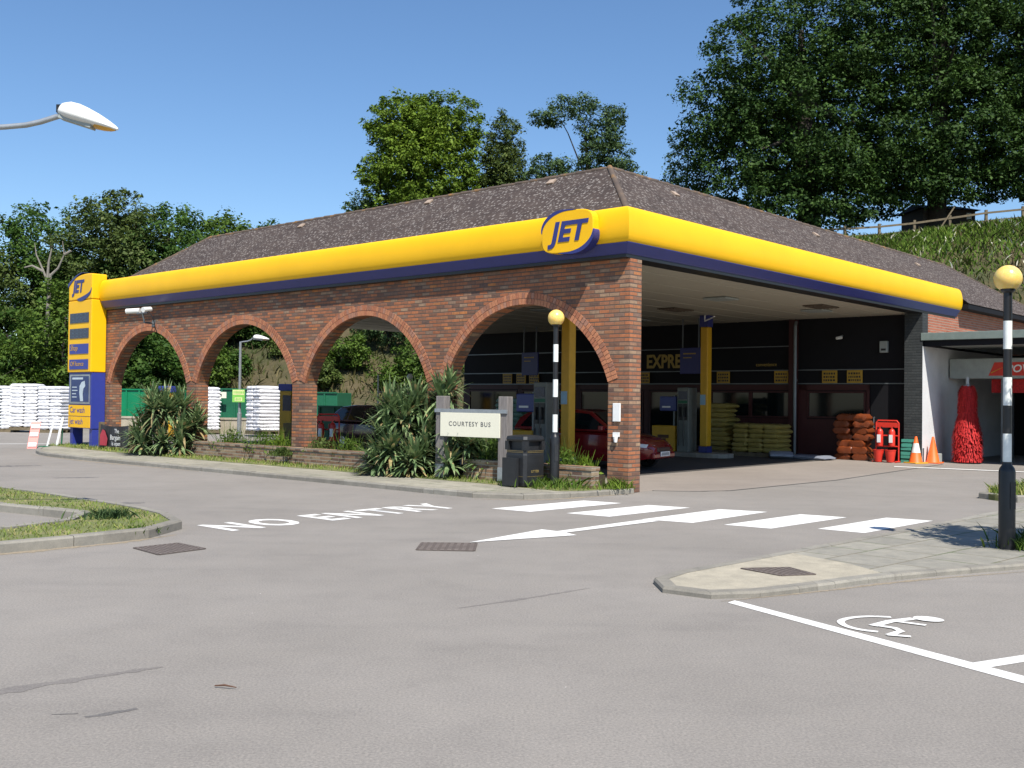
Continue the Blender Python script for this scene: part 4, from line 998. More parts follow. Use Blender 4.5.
# ------------------------------------------------------------------ traffic cones, fire points
def cone(p, rz, label, band=True, h=0.75):
    o = empty('traffic_cone', p, rz, label, 'cone', 'traffic cones by the car wash')
    b = MB(); b.lathe([(0.185,0.03),(0.17,0.05),(0.035,h-0.02),(0.028,h)],24); b.build('cone_body', M['orange'], o, smooth=True)
    b = MB(); b.box(-0.23,0.23,-0.23,0.23,0.0,0.035); b.build('foot', M['yellow_dull'] if band else M['orange'], o, bevel=0.01)
    if band:
        rr_ = lambda z: 0.17-(0.17-0.035)*(z-0.05)/(h-0.07)+0.003
        b = MB(); b.lathe([(rr_(0.30),0.30),(rr_(0.56),0.56)],24); b.build('reflective_band', M['reflect'], o, smooth=True)
    return o
p = BW(0.07,13.75); cone(p, 0.4, 'orange cone with a white band in front of the dark brick pier')
p = BW(-0.20,14.3); cone((p.x,p.y,0), 0.9, 'plain orange cone against the sunlit white car wash wall', False, 0.74)
b = MB(); b.tube([(0,0,0),(0,0,0.42)],0.02,8); b.lathe([(0.06,0.0),(0.05,0.02),(0.02,0.03)],12); o = b.build('bollard_peg', M['greysteel']); o.location = BW(-0.03,14.05); tag(o,'thin grey peg standing between the two cones','peg')
def fire_point(p, rz, label):
    o = empty('fire_point', p, rz, label, 'fire point', 'red fire point stands')
    b = MB()
    for x in (-0.32,0.32): b.tube([(x,0,0.02),(x,0,1.12)],0.022,8)
    b.tube([(-0.32,0,1.1),(-0.27,0,1.17),(0.27,0,1.17),(0.32,0,1.1)],0.022,8); b.tube([(-0.32,0,0.45),(0.32,0,0.45)],0.02,8); b.tube([(-0.32,0,0.75),(0.32,0,0.75)],0.02,8)
    for x in (-0.32,0.32): b.tube([(x,-0.25,0.03),(x,0.2,0.03)],0.022,8)
    b.build('stand_frame', M['red'], o)
    b = MB(); b.box(-0.30,0.30,-0.012,0.012,0.98,1.12); b.build('header_board', M['red'], o)
    for x in (-0.17,0.17):
        b = MB(); b.lathe([(0.08,0.46),(0.085,0.5),(0.085,0.86),(0.06,0.92),(0.03,0.94),(0.03,0.98)],16,0,(x,-0.1,0)); ex_ = b.build('extinguisher', M['red'], o, smooth=True)
        b = MB(); b.box(x-0.05,x+0.05,-0.192,-0.184,0.56,0.78); b.build('label_plate', M['white'], ex_)
        b = MB(); b.tube([(x,-0.1,0.97),(x+0.07,-0.12,1.0)],0.012,6); b.tube([(x,-0.1,0.95),(x-0.1,-0.1,0.9),(x-0.1,-0.12,0.6)],0.012,6); b.build('hose', M['black'], ex_)
        b = MB(); b.lathe([(0.10,0.02),(0.145,0.34),(0.15,0.34),(0.15,0.36),(0.13,0.355),(0.1,0.1)],16,0,(x,-0.2,0)); b.build('bucket', M['red'], o, smooth=True)
    return o
FP = fire_point(BW(0.82,13.62), BROT-math.pi/2, 'red fire point with extinguishers and buckets by the shop door')
dup(FP, BW(12.05,2.75,0.008), BROT-math.pi/2+0.5, 'red fire point stand behind the middle brick pier, beside the dark car')
TC = None
for k, (t, s, z) in enumerate(((0.33,13.85,0.0),(0.34,13.86,0.225),(0.33,13.85,0.45))):
    if k == 0:
        TC = empty('crate', BW(t,s,z), BROT, 'bottom teal crate of the stack beside the fire point', 'crate', 'teal crates stacked by the fire point')
        b = MB(); b.box(-0.15,0.15,-0.14,0.14,0.0,0.02)
        for q in ((-0.15,-0.135,-0.14,0.14),(0.135,0.15,-0.14,0.14),(-0.135,0.135,-0.14,-0.125),(-0.135,0.135,0.125,0.14)):
            b.box(*q,0.02,0.09); b.box(*q,0.13,0.21)
        b.build('crate_shell', M['teal'], TC)
    else: dup(TC, BW(t,s,z), BROT+0.06*k, ['','middle teal crate of the stack beside the fire point','topmost teal crate of the stack beside the fire point'][k])

# ------------------------------------------------------------------ sacks
def pillow(b, c, L, Wd, H, rz, seed, mi=0):
    rnd = random.Random(seed); n, m_ = 8, 5; rings = []
    ca, sa = math.cos(rz), math.sin(rz)
    for i in range(n+1):
        u = -1+2*i/n; e = (1-abs(u)**8)**0.5*0.75+0.25
        ring = []
        for k in range(12):
            a = 2*math.pi*k/12; y = math.copysign(abs(math.cos(a))**0.4,math.cos(a))*Wd/2*(0.92+0.08*e); z = math.copysign(abs(math.sin(a))**0.45,math.sin(a))*H/2*e
            x = u*L/2; y += rnd.uniform(-.01,.01); z += rnd.uniform(-.01,.01)
            ring.append((c[0]+x*ca-y*sa, c[1]+x*sa+y*ca, c[2]+z))
        rings.append(ring)
    b.loft(rings)
def sack_pallet(name, p, rz, label, cat, mat, L, Wd, rows, sh, ncol=2, group=None, wood=True, jit=0.03, seed=1, wrap=False):
    o = empty(name, p, rz, label, cat, group); rnd = random.Random(seed)
    z0 = 0.14 if wood else 0.0
    if wood:
        b = MB()
        for k in range(6): b.box(-L/2+k*(L-0.1)/5, -L/2+k*(L-0.1)/5+0.1, -Wd/2, Wd/2, 0.115, 0.138)
        for y in (-Wd/2+0.05,0,Wd/2-0.05): b.box(-L/2,L/2,y-0.05,y+0.05,0.0,0.114)
        b.build('pallet', M['fencewood'], o)
    for r_ in range(rows):
        k_n = ncol if r_%2 == 0 or ncol < 3 else ncol-0
        for k in range(k_n):
            b = MB(); x = -L/2+L*(k+0.5)/k_n+rnd.uniform(-jit,jit); pillow(b, (x,rnd.uniform(-jit,jit),z0+sh*(r_+0.5)), L/k_n*1.05, Wd*1.0, sh*1.2, rnd.uniform(-.05,.05)*(jit/0.03), seed*100+r_*10+k)
            sk = b.build('sack', mat, o, smooth=True)
    if wrap: pass
    return o
WS = sack_pallet('sack_pallet', (-21.95,44.6,0), R(12), 'leftmost white sack pallet at the frame edge under the trees', 'sack pallet', M['sack_white'], 1.12,1.0,13,0.14,2,'white sack pallets',jit=0.022,seed=3)
dup(WS, (-20.75,44.3,0.1), R(4), 'tallest white sack pallet, second from the left frame edge')
dup(WS, (-19.5,44.2,0), R(-12), 'white sack pallet immediately left of the price pylon')
dup(WS, (-10.2,42.4,0.10), R(-47), 'bright white sack pallet seen through the second arch')
dup(WS, (-13.25,44.6,0.05), R(30), 'white sack pallet half hidden beside the second brick pier')
p = BW(4.62,13.45); sack_pallet('sack_pallet', p, BROT-math.pi/2, 'broad block of yellow sacks stacked low under the shop window', 'sack pallet', M['sack_yellow'], 1.55,0.9,6,0.14,3,'yellow sack piles by the shop',seed=7)
p = BW(6.0,13.5); sack_pallet('sack_pallet', p, BROT-math.pi/2, 'narrow tall leaning stack of yellow sacks beside the yellow column', 'sack pallet', M['sack_yellow'], 0.75,0.7,10,0.145,1,'yellow sack piles by the shop',jit=0.09,seed=8)
p = BW(1.95,14.0); sack_pallet('log_pile', p, BROT-math.pi/2, 'heap of orange net log sacks against the dark red panel', 'log pile', M['sack_orange'], 0.95,0.45,7,0.19,2,None,False,0.09,9)
p = BW(14.85,13.6); sack_pallet('sack_pallet', p, BROT-math.pi/2, 'stack of green striped sacks seen through the nearest arch', 'sack pallet', M['sack_green'], 1.3,0.7,9,0.17,2,None,True,0.05,10)
b = MB(); pillow(b,(0,0.35,0.11),1.0,0.7,0.22,0.5,21); pillow(b,(0.15,-0.5,0.07),1.3,0.7,0.13,1.4,22); o = b.build('bag_heap', M['sack_grey'], smooth=True); o.location = BW(3.35,12.9); o.rotation_euler = (0,0,BROT); tag(o,'flat heap of pale blue grey bags on the forecourt by the downpipe','bag heap')

# ------------------------------------------------------------------ fuel pumps and forecourt units
def pump(p, rz, label):
    o = empty('fuel_pump', p, rz, label, 'fuel pump', 'fuel pumps on the islands')
    shell = plain('pump_shell_grey',(0.15,0.16,0.145),0.45)
    b = MB(); b.box(-0.24,0.24,-0.20,0.20,0.0,1.93); b.build('cabinet', shell, o, bevel=0.02)
    for sx in (-1,1):
        xa, xb = min(sx*0.242,sx*0.252), max(sx*0.242,sx*0.252)
        b = MB(); b.box(xa,xb,-0.15,0.15,1.58,1.82); b.build('display', M['screen'], o)
        b = MB(); b.box(xa,xb,-0.16,0.16,1.46,1.54); b.build('grade_strip', M['darkgreen'], o)
        b = MB(); b.box(xa,xb,-0.16,-0.015,0.95,1.44); b.box(xa,xb,0.015,0.16,0.95,1.44); b.build('holster', M['black'], o)
        for y in (-0.09,0.09):
            b = MB(); b.tube([(sx*0.26,y,1.2),(sx*0.33,y,1.05),(sx*0.34,y,0.5),(sx*0.32,y,0.2),(sx*0.29,y+0.04,0.5),(sx*0.255,y+0.05,0.85)],0.014,6); hs = b.build('hose', M['black'], o)
            b = MB(); b.bar((sx*0.27,y,1.05),(sx*0.29,y,1.34),0.035,0.05); b.build('nozzle', M['black'], hs)
    return o
PU = pump(BW(5.02,3.7,0.13), BROT, 'grey fuel pump on the near island seen through the nearest arch')
dup(PU, BW(6.12,11.6,0.13), BROT, 'grey fuel pump beside the yellow column under the canopy, by the red car')
def bin_unit(p, rz, label, l2):
    o = empty('forecourt_unit', p, rz, label, 'bin unit', 'yellow waste units on the islands')
    b = MB(); b.box(-0.22,0.22,-0.42,0.42,0.0,0.78); b.build('cabinet', M['yellow_dull'], o, bevel=0.03)
    b = MB(); b.box(-0.05,0.05,-0.3,-0.24,0.78,1.7); b.build('post', M['greysteel'], o)
    b = MB(); b.box(-0.228,-0.222,-0.2,0.2,0.4,0.5); b.box(-0.228,-0.222,-0.1,0.24,0.34,0.39); b.build('print_mark', plain('brown_print',(0.09,0.04,0.02),0.6), o)
    d = empty('towel_dispenser', Vector(p), rz, l2, 'dispenser', 'blue towel dispensers on the islands')
    b = MB(); b.box(-0.14,0.14,-0.4,0.2,1.22,1.66); b.build('case', plain('dispenser_blue',(0.05,0.07,0.24),0.4), d, bevel=0.03)
    b = MB(); b.box(-0.146,-0.141,-0.2,0.1,1.32,1.37); b.build('label_plate', M['white'], d)
bin_unit(BW(5.66,3.7,0.13), BROT, 'yellow waste unit on the near island behind the litter bin', 'blue towel dispenser on the near island seen through the arch')
bin_unit(BW(6.82,11.6,0.13), BROT, 'yellow waste unit with brown print beside the grey pump and red car', 'blue towel dispenser above the yellow unit behind the red car')

# ------------------------------------------------------------------ cars
def car(p, rz, label, paint, plate=True):
    o = empty('parked_car', p, rz, label, 'car')
    st = [(-1.92,0.66,0.70,0.40),(-1.86,0.75,0.86,0.30),(-1.6,0.81,0.93,0.24),(-0.9,0.83,0.93,0.2),(0.0,0.83,0.92,0.2),(0.8,0.82,0.90,0.2),(1.25,0.80,0.83,0.22),(1.62,0.76,0.74,0.24),(1.82,0.69,0.64,0.28),(1.92,0.58,0.54,0.34)]
    b = MB(); rings = []
    for x, w, zt, zb in st:
        zm = (zb+zt)/2
        half = [(w*0.55,zt),(w*0.86,zt-0.02),(w*0.97,zt-0.10),(w,zm+0.05),(w*0.985,zb+0.12),(w*0.92,zb)]
        rings.append([(x,y,z) for y,z in half]+[(x,-y,z) for y,z in half[::-1]])
    b.loft(rings); body = b.build('body', paint, o, smooth=True)
    # greenhouse
    prof = [(-1.84,0.90),(-1.70,1.20),(-1.45,1.35),(-0.9,1.41),(-0.1,1.42),(0.3,1.37),(1.02,0.88)]
    def gy(z): return 0.80-(z-0.9)*0.36
    b = MB(); L_ = [(x,gy(z),z) for x,z in prof]; Rr_ = [(x,-gy(z),z) for x,z in prof]; b.loft([L_,Rr_]); b.build('cabin', paint, o, smooth=False, bevel=0.05)
    # glass
    def side_glass(pts):
        for sg in (1,-1):
            b = MB(); b.add([(x,sg*(gy(z)+0.008),z) for x,z in pts], [tuple(range(len(pts)))]); b.build('window', M['carglass'], o)
    side_glass([(0.86,0.93),(0.26,1.31),(-0.32,1.35),(-0.32,0.95)]); side_glass([(-0.40,0.95),(-0.40,1.35),(-0.95,1.34),(-1.0,0.96)]); side_glass([(-1.08,0.97),(-1.03,1.33),(-1.38,1.28),(-1.62,0.98)])
    b = MB(); q = [(0.97,0.93),(0.34,1.355)]; k_ = Vector((0.49,0,0.72)).normalized()*0.012
    b.add([(q[0][0]+k_.x,-gy(.93)+.06,q[0][1]+k_.z),(q[0][0]+k_.x,gy(.93)-.06,q[0][1]+k_.z),(q[1][0]+k_.x,gy(1.355)-.07,q[1][1]+k_.z),(q[1][0]+k_.x,-gy(1.355)+.07,q[1][1]+k_.z)], [(0,1,2,3)]); b.build('windscreen', M['carglass'], o)
    b = MB(); b.add([(-1.86,-0.62,0.95),(-1.86,0.62,0.95),(-1.73,0.58,1.2),(-1.50,0.52,1.335),(-1.50,-0.52,1.335),(-1.73,-0.58,1.2)], [(0,1,2,5),(5,2,3,4)]); b.build('rear_window', M['carglass'], o)
    for sg in (1,-1):
        b = MB(); b.loft([[(1.80,sg*0.38,0.60),(1.80,sg*0.38,0.47),(1.87,sg*0.38,0.47),(1.875,sg*0.38,0.59)],[(1.70,sg*0.68,0.63),(1.70,sg*0.68,0.50),(1.80,sg*0.68,0.50),(1.79,sg*0.68,0.62)],[(1.55,sg*0.755,0.64),(1.55,sg*0.755,0.54),(1.6,sg*0.765,0.53),(1.6,sg*0.765,0.63)]]); b.build('headlight', M['lens'], o)
        b = MB(); b.box(-1.90,-1.72,min(sg*0.5,sg*0.79),max(sg*0.5,sg*0.79),0.62,0.82); b.build('tail_light', M['red'], o, bevel=0.02)
        b = MB(); b.obox((0.72,sg*0.90,0.98),(0.05,0.02,0),(0,0.09,0),(0,0,0.06)); b.build('mirror', paint, o, bevel=0.02)
    b = MB(); b.box(1.85,1.935,-0.36,0.36,0.43,0.54); b.build('grille', M['black'], o, bevel=0.01)
    b = MB(); b.box(1.78,1.96,-0.62,0.62,0.27,0.42); b.build('bumper', paint, o, bevel=0.04)
    for xp in (1.964,-1.965):
        b = MB(); b.box(min(xp,xp+0.012*(1 if xp>0 else -1)),max(xp,xp+0.012*(1 if xp>0 else -1)),-0.26,0.26,0.33,0.44); pl_ = b.build('number_plate', M['white'] if xp > 0 else M['yellow_dull'], o)
        b = MB()
        for k in range(7):
            y = -0.21+k*0.063
            xx = xp+0.013*(1 if xp>0 else -1)
            b.box(min(xx,xx+.001),max(xx,xx+.001),y,y+0.035,0.35,0.42)
        b.build('plate_mark', M['greysteel'], pl_)
    for x in (1.18,-1.22):
        for sg in (1,-1):
            b = MB(); y = sg*0.74
            prof_ = [(0.17,-0.09),(0.27,-0.095),(0.29,-0.06),(0.29,0.06),(0.27,0.095),(0.17,0.09)]
            vs = []; fs = []; n = 24
            for r_, yy in prof_:
                for k in range(n): a = 2*math.pi*k/n; vs.append((x+r_*math.cos(a), y+yy, 0.29+r_*math.sin(a)))
            m_ = len(prof_)
            for i in range(m_):
                for k in range(n): fs.append((i*n+k, i*n+(k+1)%n, ((i+1)%m_)*n+(k+1)%n, ((i+1)%m_)*n+k))
            b.add(vs, fs); wh = b.build('wheel', M['tyre'], o, smooth=True)
            b = MB(); n = 20; vs = [(x,y+sg*0.07,0.29)]+[(x+0.175*math.cos(2*math.pi*k/n), y+sg*(0.085 if k%4 else 0.075), 0.29+0.175*math.sin(2*math.pi*k/n)) for k in range(n)]
            b.add(vs, [(0,1+k,1+(k+1)%n) for k in range(n)]); b.build('rim', M['alu'], wh)
    return o
d_ = -UL; car(BW(4.95,5.40,0.008), math.atan2(d_.y,d_.x)+0.17, 'red hatchback facing out from the pumps behind the corner pier', M['carred'])
car(BW(13.1,5.9,0.008), math.atan2(d_.y,d_.x)+0.05, 'dark maroon car waiting behind the big yucca, seen through the third arch', M['cardark'])

# ------------------------------------------------------------------ yard behind the arches
b = MB(); b.box(-16.5,-4.0,-0.15,0.15,0.0,0.62); b.box(-16.5,-4.0,-0.19,0.19,0.62,0.70); o = b.build('yard_wall', M['conc_wall']); o.location = (-2.0,43.6,0); o.rotation_euler = (0,0,R(-8)); tag(o,'low pale concrete wall in the yard behind the arches','wall')
def container(x0, x1, y, z1, rz, label, mat, lid=True):
    o = empty('container', ((x0+x1)/2,y,0), rz, label, 'container', 'green steel containers in the yard'); w = (x1-x0)/2
    b = MB(); b.box(-w,w,0,1.8,0.12,z1); b.build('tank', mat, o, bevel=0.02)
    b = MB()
    k = -w
    while k <= w-0.05: b.box(k,k+0.07,-0.05,-0.002,0.14,z1-0.04); k += 0.62
    b.box(-w,w,-0.06,-0.003,z1-0.03,z1+0.03); b.build('rib', mat, o)
    b = MB(); b.box(-w+0.1,-w+0.3,0.1,1.7,0,0.118); b.box(w-0.3,w-0.1,0.1,1.7,0,0.118); b.build('skid', M['black'], o)
    return o
container(-19.0,-15.4,47.5,1.9,R(-6),'bright green container seen through the leftmost arch',M['green'])
container(-14.0,-10.4,47.5,1.97,R(-4),'dark green container with signs, seen through the second arch',M['darkgreen'])
container(-10.4,-7.9,47.2,1.85,R(-12),'dark green container at the left of the third arch, beyond the fire point',M['darkgreen'])
container(-6.9,-5.9,36.5,1.32,R(-25),'small low green container right behind the dark car',M['darkgreen'])
MS = empty('yard_sign', (-10.33,39.2,0), R(-10), 'lime green and cream sign fixed to the thin lamp post', 'sign')
b = MB(); b.box(-0.25,0.25,-0.09,-0.07,1.42,1.90); b.build('sign_panel', M['lime'], MS)
b = MB(); b.box(-0.23,0.23,-0.094,-0.0905,1.70,1.88); b.box(-0.15,0.15,-0.094,-0.0905,1.46,1.6); b.build('cream_patch', plain('sign_cream',(0.72,0.72,0.35),0.5), MS)
b = MB(); rr_ = random.Random(4)
for z, x0, x1 in ((1.79,-0.2,0.2),(1.53,-0.11,0.11)):
    u = x0
    while u < x1: w_ = rr_.uniform(.025,.05); b.box(u,u+w_,-0.097,-0.0945,z-0.045,z+0.045); u += w_+.02
b.build('printed_bars', M['lime'], MS)
CS = empty('container_sign', (-13.35,47.2,0), R(-4), 'cream sign with a black mark on the dark green container', 'sign')
b = MB(); b.box(-0.33,0.33,-0.06,0.0,1.55,1.83); b.build('sign_panel', M['offwhite'], CS)
b = MB(); b.box(-0.16,0.12,-0.066,-0.061,1.63,1.74); b.build('printed_bars', M['black'], CS)
def lamp_post(p, rz, h, arm, label, group, hs=1.0, thin=0.045):
    o = empty('street_lamp', p, rz, label, 'street lamp', group)
    b = MB(); b.tube([(0,0,0),(0,0,1.0),(0,0,1.02),(0,0,h)],[thin*1.5,thin*1.5,thin,thin*0.85],12); po_ = b.build('pole', M['galv'], o, smooth=True)
    b = MB(); b.tube([(0,0,h-0.02),(arm*0.2,0,h+0.0),(arm*0.55,0,h+0.02),(arm*0.8,0,h+0.07),(arm,0,h+0.16)],0.026,10); b.build('arm', M['galv'], o, smooth=True)
    return o, Vector((arm,0,h+0.16))
def lamp_head(o, at, s, tilt):
    # teardrop shell, x forward; lens underneath towards the tip
    L_ = 0.62*s; rings = []; n = 14
    prof = [(0.0,0.045,0.05),(0.04,0.085,0.075),(0.15,0.112,0.10),(0.3,0.12,0.105),(0.45,0.115,0.095),(0.65,0.098,0.075),(0.82,0.072,0.05),(0.94,0.04,0.028),(1.0,0.012,0.012)]
    ct, st_ = math.cos(tilt), math.sin(tilt)
    def tr(x,y,z): return (at[0]+x*ct+z*st_, at[1]+y, at[2]-x*st_+z*ct)
    for u, w, hgt in prof:
        ring = []
        for k in range(n):
            a = 2*math.pi*k/n; y = w*s*math.cos(a)*1.05; z = (hgt*1.25 if math.sin(a) > 0 else hgt*0.62)*s*math.sin(a); ring.append(tr(u*L_,y,z))
        rings.append(ring)
    b = MB(); b.loft(rings); hd = b.build('lamp_head', M['lampwhite'], o, smooth=True)
    rings = []
    for u, w, hgt in [(0.58,0.05,0.04),(0.66,0.08,0.066),(0.78,0.066,0.056),(0.9,0.045,0.034),(0.97,0.012,0.01)]:
        rings.append([tr(u*L_,w*s*math.cos(a),-0.012*s+hgt*0.78*s*math.sin(a)) for a in [math.pi+math.pi*k/8 for k in range(9)]])
    b = MB(); b.loft(rings, closed=False, caps=False); b.build('lens', M['amber'], hd, smooth=True)
    b = MB(); b.obox(tr(0.0,0,0.02*s),(0.03*s,0,0),(0,0.03*s,0),(0,0,0.04*s)); b.build('bracket', M['black'], o)
    b = MB(); b.obox(tr(0.33*L_,0,-0.055*s),Vector((ct,0,-st_))*0.17*s,(0,0.07*s,0),Vector((st_,0,ct))*0.02*s); b.build('control_tray', M['silverpaint'], hd)
o, at = lamp_post((-10.35,39.3,0), R(-5), 3.72, 0.5, 'thin grey lamp post with white head seen through the second arch', 'grey lamp posts', 1.0, 0.055); lamp_head(o, at, 1.0, 0.1)
# near lamp at the upper left: its post stands just outside the frame
o, at = lamp_post((-7.15,12.0,0.1), R(0), 4.57, 1.86, 'grey curved lamp arm with large white head against the sky, upper left', 'grey lamp posts', 1.0, 0.06)
for ch in list(o.children):
    if ch.name.startswith('arm'): bpy.data.objects.remove(ch)
b = MB(); b.tube([(0,0,4.55),(0.35,0,4.6),(0.8,0,4.63),(1.2,0,4.655),(1.45,0,4.68),(1.62,0,4.72),(1.86,0,4.80)],0.032,12); b.build('arm', M['galv'], o, smooth=True)
lamp_head(o, (1.84,0,4.85), 1.15, 0.30)
# jet wash machines
def jetwash(p, rz, label):
    o = empty('air_machine', p, rz, label, 'machine', 'blue and yellow air machines')
    b = MB(); b.box(-0.24,0.24,-0.2,0.2,0.0,1.25); b.box(-0.24,0.24,-0.2,0.2,1.25,1.75); b.build('cabinet', M['yellow_dull'], o, bevel=0.02)
    b = MB(); b.box(-0.28,0.28,-0.23,0.23,1.76,2.0); b.build('header', M['blue_bright'], o, bevel=0.02)
    b = MB(); b.box(-0.1,0.236,-0.215,-0.202,1.05,1.6); b.build('panel', M['screen'], o)
    b = MB(); b.tube([(0.26,-0.1,1.2),(0.36,-0.12,0.9),(0.3,-0.12,0.5),(0.26,-0.1,0.8)],0.02,8); b.build('hose', M['black'], o)
    return o
J = jetwash((-8.0,37.0,0.1), R(-20), 'blue and yellow machine beside the third brick pier'); dup(J, (-13.15,39.5,0), R(-15), 'blue and yellow machine behind the left yucca')
b = MB(); b.box(-0.21,0.21,-0.2,0.2,0,0.98); 
for k in range(4): b.box(-0.215,0.215,-0.214,-0.201,0.06+k*0.23,0.26+k*0.23)
o = b.build('wooden_bin', M['olive'], None, bevel=0.01); o.location = BW(11.05,0.85); o.rotation_euler = (0,0,BROT-math.pi/2+0.7); tag(o,'olive brown wooden box against the third brick pier','box')
# trolley shelter frame
TF = empty('trolley_shelter', (-4.0,36.5,0), R(-10), 'grey steel frame of a trolley bay with pale panels behind the big yucca', 'trolley bay')
b = MB()
for x in (-0.75,0.2,1.1): b.tube([(x,0,0),(x,0,2.45 if x < -0.5 else 1.85)],0.035,8)
b.tube([(-0.75,0,1.85),(1.1,0,1.85)],0.03,8); b.tube([(-0.75,0,0.9),(1.1,0,0.9)],0.025,8); b.build('frame', M['galv'], TF)
b = MB(); b.box(-0.6,0.0,0.02,0.04,1.5,1.72); b.box(-0.55,-0.2,0.02,0.04,0.95,1.35); b.box(0.4,0.9,0.02,0.04,1.0,1.4); b.build('panel', M['silverpaint'], TF)
b = MB(); b.tube([(0,0,0),(0,0,2.35)],0.03,8); o = empty('globe_lamp', (-3.75,38.0,0), 0, 'small white globe on a thin post behind the big yucca', 'lamp'); b.build('pole', M['galv'], o)
b = MB(); b.lathe([(0.03,2.33)]+[(0.11*math.cos(a),2.44+0.11*math.sin(a)) for a in [R(-80+170*k/12) for k in range(12)]],16); b.build('globe', M['white'], o, smooth=True)

# gratings in the road
def grate(q, z, label, cells):
    P_ = [Vector((p[0],p[1],z)) for p in q]; b = MB(); b.add([p for p in P_], [(0,1,2,3)])
    o = b.build('drain_cover', M['grille'], None, fix=False); tag(o, label, 'drain cover')
    b = MB(); n, m_ = cells
    def at_(u, v, dz=0.0): return P_[0]*(1-u)*(1-v)+P_[1]*u*(1-v)+P_[2]*u*v+P_[3]*(1-u)*v+Vector((0,0,dz))
    for i in range(n):
        for j in range(m_):
            u0, u1, v0, v1 = (i+.22)/n, (i+.78)/n, (j+.22)/m_, (j+.78)/m_
            b.add([at_(u0,v0,0.004),at_(u1,v0,0.004),at_(u1,v1,0.004),at_(u0,v1,0.004)], [(0,1,2,3)])
    b.build('tread_pattern', plain('worn_tread',(0.20,0.165,0.145),0.7), o, fix=False)
    b = MB(); w = 0.02
    for a, c in ((0,1),(1,2),(2,3),(3,0)): b.bar(P_[a]+Vector((0,0,0.001)),P_[c]+Vector((0,0,0.001)),0.03,0.008)
    b.build('rim', M['grille'], o)
grate([(-4.04,11.13),(-3.62,10.68),(-3.28,11.13),(-3.70,11.52)], 0.006, 'square brown gully cover beside the grass island', (9,9))
grate([(-1.01,11.23),(-0.39,11.2),(-0.385,11.78),(-1.0,11.78)], 0.006, 'brown rectangular cover in the road near the arrow tip', (8,6))
grate([(2.22,9.93),(2.5,9.55),(2.84,9.64),(2.70,10.02)], 0.053, 'rusty brown cover set in the pale pavement nose', (8,6))
b = MB(); b.tube([(-1.66,5.865,0.012),(-1.60,5.85,0.02),(-1.53,5.835,0.012)],[0.004,0.006,0.003],8); tag(b.build('twig', M['twig']),'small brown twig lying on the asphalt in the foreground','twig')

# ------------------------------------------------------------------ vegetation
def rand_unit(rg, n):
    v = rg.normal(size=(n,3)); return v/np.linalg.norm(v,axis=1,keepdims=True)
def leaf_quads(rg, c, size, upbias=0.5, out=None, aspect=0.55):
    n = len(c); nrm = rand_unit(rg, n); nrm[:,2] = np.abs(nrm[:,2])+upbias
    if out is not None: nrm = nrm+out*0.7
    nrm /= np.linalg.norm(nrm,axis=1,keepdims=True)
    a = np.cross(nrm, rand_unit(rg, n)); a /= np.linalg.norm(a,axis=1,keepdims=True)+1e-9; b_ = np.cross(nrm, a)
    s_ = size*(0.5+1.1*rg.uniform(0,1,size=(n,1))**1.6); a = a*s_*0.5; b_ = b_*s_*0.5*aspect; dr = nrm*s_*0.10
    q = np.stack([c-a-dr, c+b_, c+a-dr, c-b_], axis=1); return q.reshape(-1,3)
def crown_pts(rg, lobes, nclump, per, cr, shell=0.72, flat=0.65):
    """leaf centres: clumps spread over the outer shell of a few lobes"""
    vol = np.array([l[3]*l[4]*l[5] for l in lobes])**(2/3); pr = vol/vol.sum()
    idx = rg.choice(len(lobes), size=nclump, p=pr); L_ = np.array(lobes)[idx]
    d = rand_unit(rg, nclump); r = (shell+(1-shell)*rg.uniform(0,1,size=(nclump,1))**0.6)*rg.uniform(0.9,1.08,size=(nclump,1))
    inner = rg.uniform(size=nclump) < 0.32; r[inner] *= rg.uniform(0.3,0.9,size=(inner.sum(),1))
    cc = L_[:,:3]+d*L_[:,3:6]*r
    keep = np.ones(nclump, bool)
    sz = cr*rg.uniform(0.55,1.35,size=(nclump,1,1))
    off = rand_unit(rg, nclump*per).reshape(nclump,per,3)*(rg.uniform(0,1,size=(nclump,per,1))**0.45); off[:,:,2] *= flat
    P_ = cc[:,None,:]+off*sz; outd = np.repeat(d[:,None,:],per,1)
    return P_.reshape(-1,3), (outd*0.6+off*0.6).reshape(-1,3), cc
def branch_mesh(b, rg, base, top, r0, targets, nb):
    b.tube([base, base+(top-base)*0.35+Vector((rg.uniform(-.2,.2),rg.uniform(-.2,.2),0)), base+(top-base)*0.7+Vector((rg.uniform(-.4,.4),rg.uniform(-.4,.4),0)), top],[r0*1.25,r0,r0*0.7,r0*0.25],9)
    for k in range(nb):
        t = targets[rg.integers(len(targets))]; t = Vector(t); f = rg.uniform(0.25,0.75); s_ = base+(top-base)*f
        mid = s_*0.5+t*0.5+Vector((0,0,(t-s_).length*0.08)); rr_ = r0*0.5*(1-f*0.5); b.tube([s_,mid,t],[rr_,rr_*0.6,rr_*0.15],6)
def tree(name, x, y, z0, lobes, nclump, per, cr, leaf, mat, label, group=None, trunk=0.3, seed=1, nb=14, barkm='bark', shell=0.72, flat=0.65, cat='tree', stems=1):
    rg = np.random.default_rng(seed); o = empty(name, (x,y,z0), 0, label, cat, group)
    P_, od, cc = crown_pts(rg, lobes, nclump, per, cr, shell, flat)
    P_[:,2] = np.maximum(P_[:,2], 0.05)
    npmesh('crown', leaf_quads(rg, P_, leaf, 0.35, od), 4, M[mat], o)
    if nb:
        zt = max(l[2]+l[5]*0.6 for l in lobes)*0.86; b = MB(); cx_ = np.mean([l[0] for l in lobes]); cy_ = np.mean([l[1] for l in lobes])
        branch_mesh(b, rg, Vector((0,0,-0.4)), Vector((cx_,cy_,zt)), trunk, cc, nb); b.build('trunk', M[barkm], o, smooth=True)
    return o
